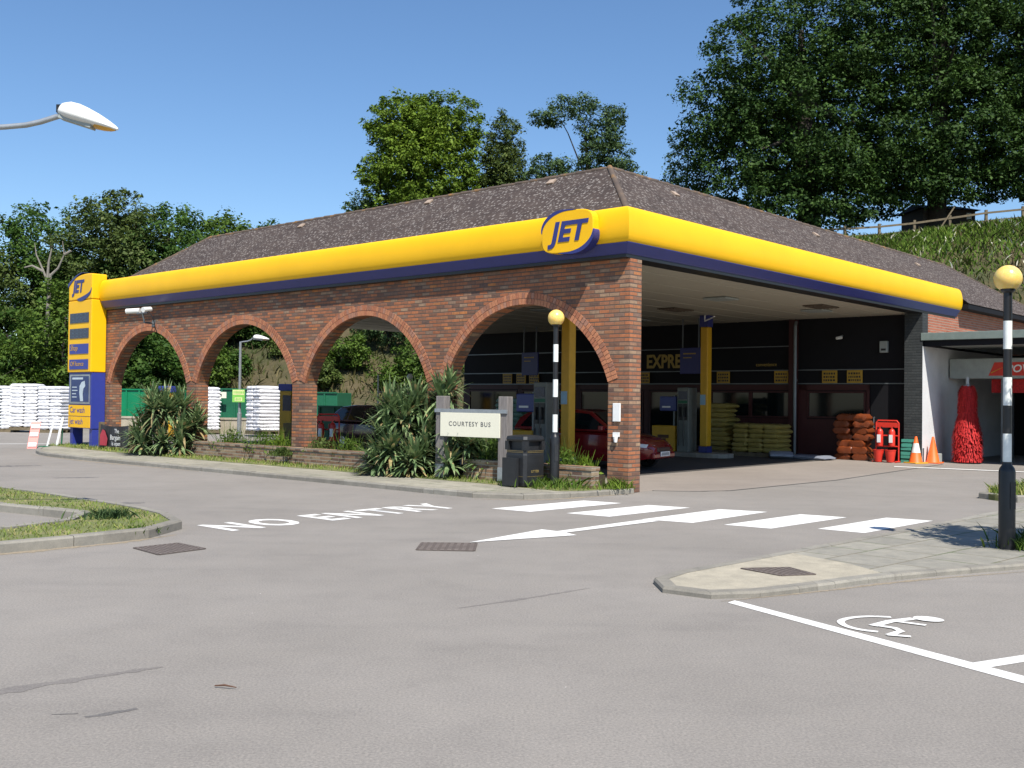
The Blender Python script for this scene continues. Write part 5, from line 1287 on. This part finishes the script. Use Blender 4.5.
# --- oaks on the bank, right
GO = 'big dark oaks on the bank'
tree('oak_tree', 22.0, 76, hz(22,76)-0.2, [(-0.4,-1,9.0,6.8,6,5.2),(-4.6,-1,7.0,4.8,4.5,4.6),(3.2,-1.5,6.0,4.8,4.5,4.0),(-2.4,0,14.5,6.2,6,5.5),(3.0,0,15.5,6,6,5.5),(-6.3,0,10.8,4,4,3.8),(0.4,-3,3.8,4.4,3.2,2.6),(-2.6,-2.5,3.2,3.2,2.5,1.9)], 1500, 78, 0.95, 0.265, 'leaf_oak', 'tall dark oak at the left of the bank, its crown leaning over the roof', GO, 0.75, 11, 22)
tree('oak_tree', 30.6, 75, hz(30.6,75)-0.2, [(0,-1,8.0,5.8,5.5,5.0),(-3.6,-1,6.0,3.8,4,3.2),(3.8,-1.5,6.4,4.2,4,3.4),(-1.5,0,14.5,6,6,5.5),(3.5,0,14.0,5.5,5.5,5.5),(0.5,0,19,5,5,4),(-0.8,-3,3.4,2.4,2,1.6)], 1250, 78, 0.95, 0.265, 'leaf_oak', 'dark oak rising behind the fence, middle of the three', GO, 0.6, 12, 20)
tree('oak_tree', 38.4, 73, hz(38.4,73)-0.2, [(0,-1,7.2,5.4,5,4.6),(-3.2,-1,4.8,3.8,3.5,2.9),(3.5,0,7.0,5,5,4.5),(-1.0,0,13.5,6,6,5.5),(3,0,16,5.5,5.5,5.0),(-0.5,-2,2.8,3.0,2.5,1.8)], 1200, 78, 0.95, 0.265, 'leaf_oak', 'dark oak at the right frame edge, nearest the wooden fence', GO, 0.6, 13, 20)
tree('thorn_tree', 13.3, 78, hz(13.3,78)-0.3, [(0,0,5.0,1.8,2,2.4),(-0.7,0,7.2,1.3,1.4,1.5),(1.6,0,5.0,1.9,2,2.6),(-0.9,0,8.8,0.8,0.8,0.9),(0.9,0,2.6,2.4,2,1.8),(-1.6,0,5.6,0.9,0.9,0.9)], 230, 46, 0.6, 0.21, 'leaf_blue', 'wispy bluish bush tree at the left foot of the oaks', None, 0.16, 14, 14)
# --- trees on the skyline behind the roof
zc = hz(-7,82)
tree('lime_tree', -7.1, 82, zc, [(0,0,9.4,4.4,4.2,4.3),(-0.2,0,6.8,5.0,4.5,3.8),(0.5,0,4.0,5.1,4.2,3.0),(1.4,0,11.9,3.2,3.0,2.3),(-1.6,0,11.9,3.0,2.8,2.4),(-3.6,0,8.2,1.6,1.4,1.2)], 1500, 56, 0.62, 0.25, 'leaf_lime', 'dense round bright green tree standing alone above the roof ridge', None, 0.4, 21, 12, shell=0.84)
tree('birch_tree', -0.9, 84, hz(-0.9,84), [(0,0,9.6,1.7,1.8,3.6),(-0.2,0,7.0,2.2,2.2,3.2),(0.9,0,5.2,2.6,2.5,2.8),(2.6,0,5.6,2.4,2,2.2),(-1.2,0,5.4,1.6,1.6,2.4)], 900, 48, 0.52, 0.2, 'leaf_olive', 'slim olive green tree close beside the dense round tree', None, 0.2, 22, 14)
tree('locust_tree', 5.2, 83, hz(5.2,83), [(-0.5,0,13.0,2.2,2.0,0.8),(-2.5,0,12.0,1.7,1.5,0.5),(-2.2,0,8.4,1.6,1.5,0.8),(1.7,0,11.0,2.0,2.0,2.0),(2.1,0,8.2,2.4,2.2,2.4),(1.4,0,5.9,2.8,2.6,2.2),(-1.8,0,5.6,3.0,2.6,1.9),(-0.6,0,6.6,1.5,1.5,1.5),(4.4,0,5.4,2.2,1.8,1.4),(2.8,0,12.2,1.0,0.9,0.8),(-3.0,0,6.6,1.8,1.6,1.8),(3.2,0,6.6,2.2,2,2.0)], 1150, 48, 0.52, 0.2, 'leaf_blue', 'airy tree with layered open branches above the roof ridge', None, 0.22, 23, 14)
tree('young_tree', -12.6, 82, hz(-12.6,82), [(0,0,6.6,1.2,1.2,1.3),(0.4,0,4.6,1.5,1.5,1.4),(-0.6,0,3.0,1.7,1.6,1.5)], 110, 44, 0.5, 0.2, 'leaf_blue', 'small ragged tree on the skyline left of the dense round tree', None, 0.12, 24, 10)
tree('bush', -16.6, 80, hz(-16.6,80), [(0,0,2.0,3.6,2,1.7)], 110, 44, 0.6, 0.22, 'leaf_wood', 'low bush on the skyline where the roof meets the wood', None, 0.1, 25, 4, cat='bush')
tree('bush', 10.6, 80, hz(10.6,80), [(0,0,3.8,2.6,2,1.5),(-1.6,0,4.6,1.5,1.5,1.2)], 110, 44, 0.6, 0.22, 'leaf_lime', 'low bush above the roof apex, right of the airy tree', None, 0.1, 26, 4, cat='bush')
# --- wood at the left
GW = 'trees of the wood on the left'
WOOD = [(-36.5,61,13.0,4.4,'leaf_wood','broad tree of the wood at the far left frame edge'),
        (-31.2,60,12.3,4.0,'leaf_olive','second tree of the wood from the left frame edge'),
        (-27.0,61,12.5,3.8,'leaf_wood','tree of the wood above the dead pale branches'),
        (-23.3,60,13.3,3.2,'leaf_olive','highest, thin topped tree of the wood, above the price pylon'),
        (-20.2,61,12.8,3.2,'leaf_wood','dark tree of the wood just right above the price pylon'),
        (-18.0,64,12.6,2.9,'leaf_light','light green tree of the wood beside the roof end'),
        (-15.6,67,12.7,2.9,'leaf_wood','right hand end tree of the wood behind the roof slope')]
for k, (x, y, zt, r, mt, lab) in enumerate(WOOD):
    z0 = hz(x,y); hgt = zt-z0; rnd_ = random.Random(40+k)
    lob = [(0,0,hgt-r*0.62,r*0.85,r*0.85,r*0.62),(-r*0.45,-0.5,hgt-r*1.25,r*0.8,r*0.8,r*0.7),(r*0.45,-0.6,hgt-r*1.35,r*0.8,r*0.8,r*0.7),(0,-0.6,hgt*0.40,r*0.95,r*0.9,hgt*0.30),(rnd_.uniform(-1,1),-0.8,hgt*0.2,r,r*.8,hgt*0.22),(rnd_.uniform(-r,r)*.4,0,hgt-r*0.25,r*0.35,r*0.35,r*0.4)]
    tree('wood_tree', x, y, z0, lob, 520, 66, 0.66, 0.21, mt, lab, GW, 0.28, 50+k, 12)
GB = 'bushes along the edge of the wood'
EDGE = [(-30.5,54.5,7.0,3.6,'leaf_wood','dark bush behind the leftmost white sack pallet'),(-26.4,54,6.2,3.0,'leaf_wood','mid green bush under the dead branches'),
        (-23.0,53.2,7.4,2.8,'leaf_light','light bush directly left of the price pylon'),(-19.8,53.4,6.6,2.6,'leaf_wood','bush between price pylon and brick end pier'),
        (-18.9,54.8,6.4,1.9,'leaf_wood','leafy bush filling the leftmost arch'),(-17.6,58.5,5.6,1.3,'leaf_light','paler bush at the right of the leftmost arch'),(-34.5,53,5.2,3.4,'leaf_wood','low bush at the left frame edge under the wood')]
for k, (x, y, zt, r, mt, lab) in enumerate(EDGE):
    z0 = min(0.0, hz(x,y)) if hz(x,y) < 0 else hz(x,y); hgt = zt-z0
    tree('edge_bush', x, y, max(0,z0), [(0,0,hgt*0.62,r*0.8,r*0.8,hgt*0.38),(-r*0.4,-0.4,hgt*0.35,r*0.75,r*0.7,hgt*0.36),(r*0.45,-0.3,hgt*0.33,r*0.75,r*0.7,hgt*0.34)], 300, 60, 0.55, 0.19, mt, lab, GB, 0.14, 70+k, 6, cat='bush')
# dead tree
DT = empty('dead_tree', (-24.3,53.6,0.0), 0, 'bare pale dead branches standing among the trees of the wood', 'tree'); b = MB()
b.tube([(0,0,0),(0.1,0,4),(0.2,0,7.0),(0.25,0,7.9)],[0.16,0.13,0.1,0.07],8)
for pth in ([(0.2,0,7.2),(-0.1,0,8.0),(-0.55,0.1,8.9),(-0.6,0,9.5)],[(0.25,0,7.8),(0.6,0.1,8.2),(0.95,0,8.9),(0.85,0,9.6)],[(-0.1,0,8.0),(-0.7,0,8.3),(-1.1,0,8.2)],[(0.1,0,7.6),(0.15,0,8.5),(0.3,0,9.2)],[(0.95,0,8.9),(1.3,0,9.1)]): b.tube(pth,[0.075,0.055,0.035,0.015][:len(pth)],7)
b.build('trunk', M['deadwood'], DT, smooth=True)
# bank bushes seen through the arches
BB = [(-15.4,63,2.6,0.75,'leaf_wood','slim upright bush on the brown bank in the second arch'),(-16.3,60.5,1.6,0.9,'leaf_wood','small bush low on the bank at the left of the second arch'),(-9.8,60,2.6,1.5,'leaf_light','bright bush on the bank at the left of the third arch'),(-7.4,62,3.4,1.9,'leaf_blue','bluish bush on the bank in the middle of the third arch'),(-5.0,59,2.6,1.9,'leaf_light','bright green bush on the bank behind the trolley bay'),(-3.4,63,3.6,2.1,'leaf_wood','dark bush high on the bank at the right of the third arch'),(-8.6,65.5,2.6,1.8,'leaf_wood','dark bush high on the bank below the canopy soffit'),(-12.2,66,2.0,1.4,'leaf_olive','olive bush high on the bank above the yard lamp'),(-6.3,58.2,1.9,1.4,'leaf_light','lowest bright bush on the bank above the roof of the dark car'),(-10.9,58.6,1.5,1.0,'leaf_olive','small olive bush by the left foot of the third arch'),(-4.2,66.5,2.4,1.7,'leaf_light','light bush high on the bank near the brick pier left of the bus sign'),(-6.6,68.0,2.4,1.7,'leaf_wood','topmost dark bush on the bank in the third arch'),(-13.2,61.5,1.3,0.9,'leaf_olive','olive clump on the bank above the white sacks')]
for k, (x, y, hgt, r, mt, lab) in enumerate(BB):
    z0 = hz(x,y); tree('bank_bush', x, y, max(z0,0)-0.2, [(0,0,hgt*0.55,r,r,hgt*0.5),(r*0.5,-0.3,hgt*0.35,r*0.7,r*0.7,hgt*0.35),(-r*0.5,0,hgt*0.32,r*0.7,r*0.7,hgt*0.33)], 120, 50, 0.4, 0.17, mt, lab, 'bushes on the bank behind the arches', 0.08, 90+k, 4, cat='bush')

# bank grass: many blades over the slope (one mass)
def blades(name, pts, hmin, hmax, w, mat, seed, lean=0.35):
    rg = np.random.default_rng(seed); n = len(pts); a = rg.uniform(0,2*math.pi,n); h = rg.uniform(hmin,hmax,(n,1))
    d = np.stack([np.cos(a),np.sin(a),np.zeros(n)],-1)*w*rg.uniform(.6,1.3,(n,1)); ln = rg.normal(size=(n,3))*lean; ln[:,2] = 0
    tip = pts+np.concatenate([np.zeros((n,2)),h],1)+ln*h; mid = pts+np.concatenate([np.zeros((n,2)),h*0.55],1)+ln*h*0.35
    q = np.stack([pts-d, pts+d, mid+d*0.8, tip, mid-d*0.8],1).reshape(-1,3)
    return npmesh(name, q, 5, M[mat])
rg = np.random.default_rng(31)
n = 26000; X = rg.uniform(-24,44,n); Y = 53+rg.uniform(0,1,n)**0.9*24; Z = hillz(X,Y); k = Z > 0; pts = np.stack([X,Y,Z-0.05],-1)[k]
pk = np.sin(pts[:,0]*0.7+1.7*np.sin(pts[:,1]*0.5))+rg.normal(size=len(pts))*0.6
tag(blades('bank_grass', pts[pk<0.9], 0.25, 0.7, 0.05, 'bankblade', 1, 0.5), 'rough brown and green grass covering the bank', 'grass', None, 'stuff')
n = 30000; X = rg.uniform(18,42,n); Y = rg.uniform(60,73,n); Z = hillz(X,Y); u = rg.uniform(size=n) < np.clip((Y-63.5)/5,0.04,1); pts = np.stack([X,Y,Z-0.05],-1)[u]
tag(blades('bank_greenery', pts, 0.2, 0.6, 0.06, 'bankflower', 2, 0.5), 'bright green weeds with white flowers along the top of the bank', 'weeds', None, 'stuff')
# fence along the crest
FN = empty('bank_fence', (0,0,0), 0, 'weathered post and rail fence along the top of the bank', 'fence')
fp = []
for k in range(11): x = 18.5+k*2.25; y = float(np.interp(x,[18,30,42],[72.6,70.3,67.6])); fp.append(Vector((x,y,hz(x,y))))
for p in fp:
    b = MB(); b.box(p.x-0.08,p.x+0.08,p.y-0.08,p.y+0.08,p.z-0.3,p.z+1.2); b.build('post', M['fencewood'], FN)
for p, q in zip(fp[:-1], fp[1:]):
    b = MB(); b.bar(p+Vector((0,-0.1,0.98)), q+Vector((0,-0.1,0.98)), 0.05, 0.13); b.build('rail', M['fencewood'], FN)
    b = MB(); b.bar(p+Vector((0,-0.1,0.45)), q+Vector((0,-0.1,0.45)), 0.05, 0.10); b.build('rail', M['fencewood'], FN)
b = MB(); b.bar(fp[5]+Vector((-0.9,-0.2,0.0)), fp[5]+Vector((0.25,-0.15,1.75)), 0.08, 0.08); tag(b.build('leaning_stake', M['fencewood']),'leaning wooden stake propped against the bank fence','stake')
# dark hut behind the fence
HT = empty('hut', (31.6,76.5,hz(31.6,76.5)-0.1), 0.15, 'low dark hut half hidden under the oaks behind the fence', 'hut')
b = MB(); b.box(-2.2,1.9,-1.5,1.5,0,2.3); b.build('wall', M['hutwood'], HT)
b = MB(); b.add([(-2.5,-1.8,2.25),(2.2,-1.8,2.25),(2.2,1.8,2.25),(-2.5,1.8,2.25),(-2.2,0,2.8),(1.4,0,2.8)], [(0,1,5,4),(1,2,5),(2,3,4,5),(3,0,4),(3,2,1,0)]); b.build('roof', M['dark'], HT)
b = MB(); b.box(1.2,1.6,-1.53,-1.503,1.6,2.05); b.build('window', plain('pale_hut_window',(0.5,0.5,0.45),0.3), HT)

# --- yuccas
def yucca(name, x, y, z, heads, label, seed, cat='yucca'):
    rg = np.random.default_rng(seed); o = empty(name, (x,y,z), 0, label, cat, 'yuccas in front of the arcade'); qs = []; dry = []
    b = MB()
    for hx, hy, hzz, L_, nl in heads:
        nl = int(nl*1.25)
        for k in range(nl):
            a = rg.uniform(0,2*math.pi); f = (k+0.5)/nl; el = R(86-112*f**0.85)+rg.normal()*0.10; ln = L_*rg.uniform(0.75,1.1); w = 0.036*rg.uniform(.8,1.2)
            p = np.array([hx,hy,hzz+0.05*rg.normal()]); pts = [p]; e = el; nseg = 5
            for s_ in range(nseg):
                p = p+np.array([math.cos(a)*math.cos(e),math.sin(a)*math.cos(e),math.sin(e)])*ln/nseg; pts.append(p); e -= (0.06+0.16*(s_/nseg))*(0.4+f)*rg.uniform(.7,1.3)
            side = np.array([-math.sin(a),math.cos(a),0]); ws = [w*0.55,w,w*1.05,w*0.85,w*0.5,w*0.06]
            tgt = dry if (f > 0.92 and rg.uniform() < 0.7) else qs
            for s_ in range(nseg): tgt += [pts[s_]-side*ws[s_],pts[s_]+side*ws[s_],pts[s_+1]+side*ws[s_+1],pts[s_+1]-side*ws[s_+1]]
        b.tube([(hx*0.55,hy*0.55,-0.05),(hx*0.85,hy*0.85,hzz*0.6),(hx,hy,hzz)],[0.07,0.06,0.05],8)
    ob = npmesh('leaves', np.array([q for q in qs]).clip([-9,-9,0.01],[9,9,9]), 4, M['yucca'], o)
    if dry: npmesh('dead_leaves', np.array(dry).clip([-9,-9,0.01],[9,9,9]), 4, M['dryleaf'], o)
    b.build('stem', M['bark'], o)
    return o
p = BW(14.35,-0.85,0.1); yucca('yucca', p.x,p.y,p.z, [(0,0,1.05,0.9,150),(-0.4,0.2,1.25,0.7,90),(0.4,0.1,1.2,0.7,90),(-0.55,0.1,0.6,0.75,95),(0.5,-0.2,0.55,0.75,100),(0.1,-0.45,0.3,0.65,80),(0.75,0.2,0.75,0.7,80),(-0.2,-0.3,1.15,0.6,70),(-0.5,-0.3,0.2,0.6,80),(0.55,-0.45,0.2,0.6,80),(-0.75,0,0.4,0.6,70)], 'broad spiky yucca in front of the second pier from the left', 1)
p = BW(5.15,-0.72,0.08); yucca('yucca', p.x,p.y,p.z, [(0.0,0.1,1.05,0.85,130),(-0.4,0,0.75,0.72,110),(0.5,0,0.85,0.8,120),(-0.2,-0.35,0.45,0.7,100),(0.45,-0.35,0.4,0.7,90),(0.25,0.2,1.35,0.75,110),(-0.45,-0.1,0.4,0.6,90),(-0.3,0.15,1.3,0.7,100),(0.15,-0.5,0.2,0.6,90),(-0.5,-0.3,0.2,0.6,90),(0.75,-0.1,0.25,0.65,90),(0.8,0.1,0.6,0.7,90)], 'largest clump of yucca left of the courtesy bus sign', 2)
p = BW(4.55,-0.95,0.1); yucca('yucca', p.x,p.y,p.z, [(0,0,0.28,0.62,110)], 'small low yucca just left of the sign post foot', 3)
p = BW(3.72,-0.28,0.1); yucca('yucca', p.x,p.y,p.z, [(0,0,0.55,0.75,120),(0.35,-0.2,0.3,0.62,110),(-0.3,0.1,0.85,0.62,80),(-0.35,-0.25,0.25,0.6,90),(0.6,0.05,0.45,0.6,90)], 'yucca behind and under the courtesy bus board', 4)
p = BW(4.55,-0.2,0.1); yucca('yucca', p.x,p.y,p.z, [(0,0,1.45,0.75,80),(0.15,0.1,1.75,0.5,50)], 'tall thin yucca against the brick pier, above the sign post', 5)
# --- small plants in the bed
def tuft(name, t, s, r, h, mat, label, seed, n=220, leaf=0.09):
    rg = np.random.default_rng(seed); p = BW(t,s,0.28); o = empty(name, p, 0, label, 'plant', 'small plants along the low brick walls')
    c = rg.normal(size=(n,3))*np.array([r*0.5,r*0.5,0]); c[:,2] = rg.uniform(0.02,1,n)*h*np.clip(1.15-np.hypot(c[:,0],c[:,1])/(r*1.6),0.25,1)
    npmesh('foliage', leaf_quads(rg, c, leaf, 0.1, None, 0.4), 4, M[mat], o)
    a = rg.uniform(0,2*math.pi,n//3); pts = rg.normal(size=(n//3,3))*np.array([r*0.4,r*0.4,0]); pts[:,2] = 0
    ln = rg.normal(size=(n//3,3))*0.25; hh = rg.uniform(0.5,1.1,(n//3,1))*h; d = np.stack([np.cos(a),np.sin(a),0*a],-1)*0.008; tip = pts+ln*hh+np.concatenate([np.zeros((n//3,2)),hh],1)
    npmesh('stems', np.stack([pts-d,pts+d,tip+d*.3,tip-d*.3],1).reshape(-1,3), 4, M[mat], o)
    return o
for k, (t, s, r, h, mt, lab) in enumerate(((12.3,-0.12,0.42,0.55,'leaf_light','feathery plant at the left end of the long low wall'),(10.9,-0.12,0.5,0.5,'leaf_light','spreading plant in the bed below the white sack pallet'),(10.2,-0.15,0.35,0.45,'leaf_lime','small plant in front of the olive wooden box'),(8.6,-0.15,0.35,0.45,'leaf_olive','plant in the bed beside the red fire point frame'),(7.6,-0.12,0.4,0.45,'leaf_light','fresh green plant in the bed in front of the dark car'),(3.15,-0.14,0.38,0.6,'leaf_light','leafy plant behind the right post of the bus sign'),(1.35,-0.14,0.34,0.5,'leaf_light','green plant in the bed just right of the beacon'),(0.85,-0.16,0.2,0.33,'leaf_lime','yellowish plant in the bed by the corner pier'),(9.3,-0.75,0.2,0.2,'leaf_olive','weed at the foot of the long low wall'))):
    tuft('bed_plant', t, s, r, h, mt, lab, 120+k, 420, 0.085)
# --- lawns
def in_poly(pts, poly):
    x, y = pts[:,0], pts[:,1]; c = np.zeros(len(pts), bool); n = len(poly); j = n-1
    for i in range(n):
        xi, yi = poly[i]; xj, yj = poly[j]
        with np.errstate(divide='ignore', invalid='ignore'):
            m_ = ((yi > y) != (yj > y)) & (x < (xj-xi)*(y-yi)/(yj-yi+1e-12)+xi)
        c ^= m_; j = i
    return c
def lawn_pts(poly, n, seed, z):
    rg = np.random.default_rng(seed); P_ = np.array(poly); lo, hi = P_.min(0), P_.max(0); q = rg.uniform(size=(n,2))*(hi-lo)+lo; q = q[in_poly(q, [tuple(p) for p in poly])]
    return np.concatenate([q, np.full((len(q),1), z)],1)
ipoly = [tuple(p) for p in offset_poly(ccw([tuple(q) for q in outer]), 0.15)]
pts = lawn_pts(ipoly, 90000, 5, 0.095); bay = [tuple(p) for p in inner_bay]; pts = pts[~in_poly(pts, bay)]; pts = pts[pts[:,0] > -11.5]
gs = np.sin(pts[:,0]*2.1+np.sin(pts[:,1]*3.1))+np.random.default_rng(1).normal(size=len(pts))*0.5; pts = pts[gs > -0.9]
tag(blades('island_grass', pts, 0.018, 0.055, 0.006, 'grassblade', 6, 0.6), 'short patchy grass on the kerbed island', 'grass', None, 'stuff')
pts = lawn_pts(verge, 45000, 7, 0.08); tag(blades('verge_turf', pts, 0.03, 0.10, 0.009, 'grassblade', 8, 0.5), 'strip of grass along the foot of the low brick walls', 'grass', None, 'stuff')
pts = lawn_pts(offset_poly(ccw(list(i2)),0.16), 9000, 9, 0.1); tag(blades('island_weeds', pts, 0.05, 0.18, 0.01, 'grassblade', 10, 0.5), 'scrubby weeds on the small island behind the beacon', 'grass', None, 'stuff')
def weed(x, y, z, r, h, n, mat, label, seed):
    rg = np.random.default_rng(seed); pts = rg.normal(size=(n,3))*np.array([r,r,0]); o = blades('weed', pts, h*0.4, h, 0.009, mat, seed, 0.6); o.location = (x,y,z); return tag(o, label, 'weed', 'clumps of weeds')
weed(-5.05,13.05,0.09,0.14,0.15,260,'leaf_blue','dark tufty weed in the middle of the grass island',1)
weed(-4.35,12.05,0.05,0.1,0.1,160,'leaf_light','light weed growing on the kerb of the grass island',2)
weed(5.75,11.55,0.04,0.14,0.17,260,'leaf_light','tall grass clump at the foot of the right hand beacon',3)
weed(6.15,11.9,0.04,0.2,0.24,260,'leaf_wood','grass clump right of the near beacon at the frame edge',4)
p = BW(0.02,-0.25); weed(p.x,p.y,0.1,0.13,0.22,160,'leaf_lime','weed at the foot of the brick corner pier',5)
p = BW(1.0,-0.75); weed(p.x,p.y,0.1,0.3,0.22,420,'leaf_light','long grass in front of the short low wall by the corner',6)
# shrub beyond the right frame edge whose shade falls on the pavement
tree('small_tree', 6.75, 11.3, 0.03, [(-0.45,-0.9,2.95,0.75,0.75,0.75),(0.1,-0.7,3.3,0.8,0.7,0.7),(-0.1,-0.4,2.4,0.6,0.6,0.5)], 170, 60, 0.22, 0.09, 'leaf_wood', 'small leaning tree on the pavement edge right of the near beacon', None, 0.05, 140, 10)

# ------------------------------------------------------------------ light, sky, camera
EL = R(54.3); az = Vector((0.288,-0.957,0)).normalized(); sd = Vector((az.x*math.cos(EL), az.y*math.cos(EL), math.sin(EL)))
sun = bpy.data.lights.new('sun', 'SUN'); sun.energy = 4.8; sun.angle = R(0.55); sun.color = (1.0,0.955,0.88)
so = bpy.data.objects.new('sun', sun); C.objects.link(so); so.rotation_euler = sd.to_track_quat('Z','Y').to_euler(); so.location = (10,-20,40)
wd = bpy.data.worlds.new('World'); scn.world = wd; wd.use_nodes = True; nt = wd.node_tree
sk = nt.nodes.new('ShaderNodeTexSky'); sk.sky_type = 'NISHITA'; sk.sun_disc = False; sk.sun_elevation = EL; sk.sun_rotation = math.atan2(az.x, az.y)
sk.altitude = 50; sk.air_density = 1.0; sk.dust_density = 0.3; sk.ozone_density = 5.0
hs = nt.nodes.new('ShaderNodeHueSaturation'); hs.inputs['Saturation'].default_value = 1.07; hs.inputs['Value'].default_value = 1.10; nt.links.new(sk.outputs[0], hs.inputs['Color']); bg = nt.nodes['Background']; bg.inputs['Strength'].default_value = 0.095; nt.links.new(hs.outputs[0], bg.inputs['Color'])
cam = bpy.data.cameras.new('camera'); co_ = bpy.data.objects.new('camera', cam); C.objects.link(co_)
cam.sensor_width = 36; cam.lens = 36*1033.2/1024; cam.clip_start = 0.05; cam.clip_end = 1000
co_.matrix_world = Matrix.Translation((0,0,1.65)) @ Matrix.Rotation(math.pi/2+0.01476, 4, 'X') @ Matrix.Rotation(0.01158, 4, 'Z')
scn.camera = co_
scn.render.engine = 'CYCLES'; scn.render.resolution_x = 1024; scn.render.resolution_y = 768
scn.view_settings.view_transform = 'Standard'; scn.view_settings.look = 'None'; scn.view_settings.gamma = 1.0; scn.view_settings.use_curve_mapping = False
scn.view_settings.exposure = 0.55
scn.cycles.max_bounces = 8; scn.cycles.diffuse_bounces = 4; scn.cycles.glossy_bounces = 3; scn.cycles.transmission_bounces = 3; scn.cycles.transparent_max_bounces = 4
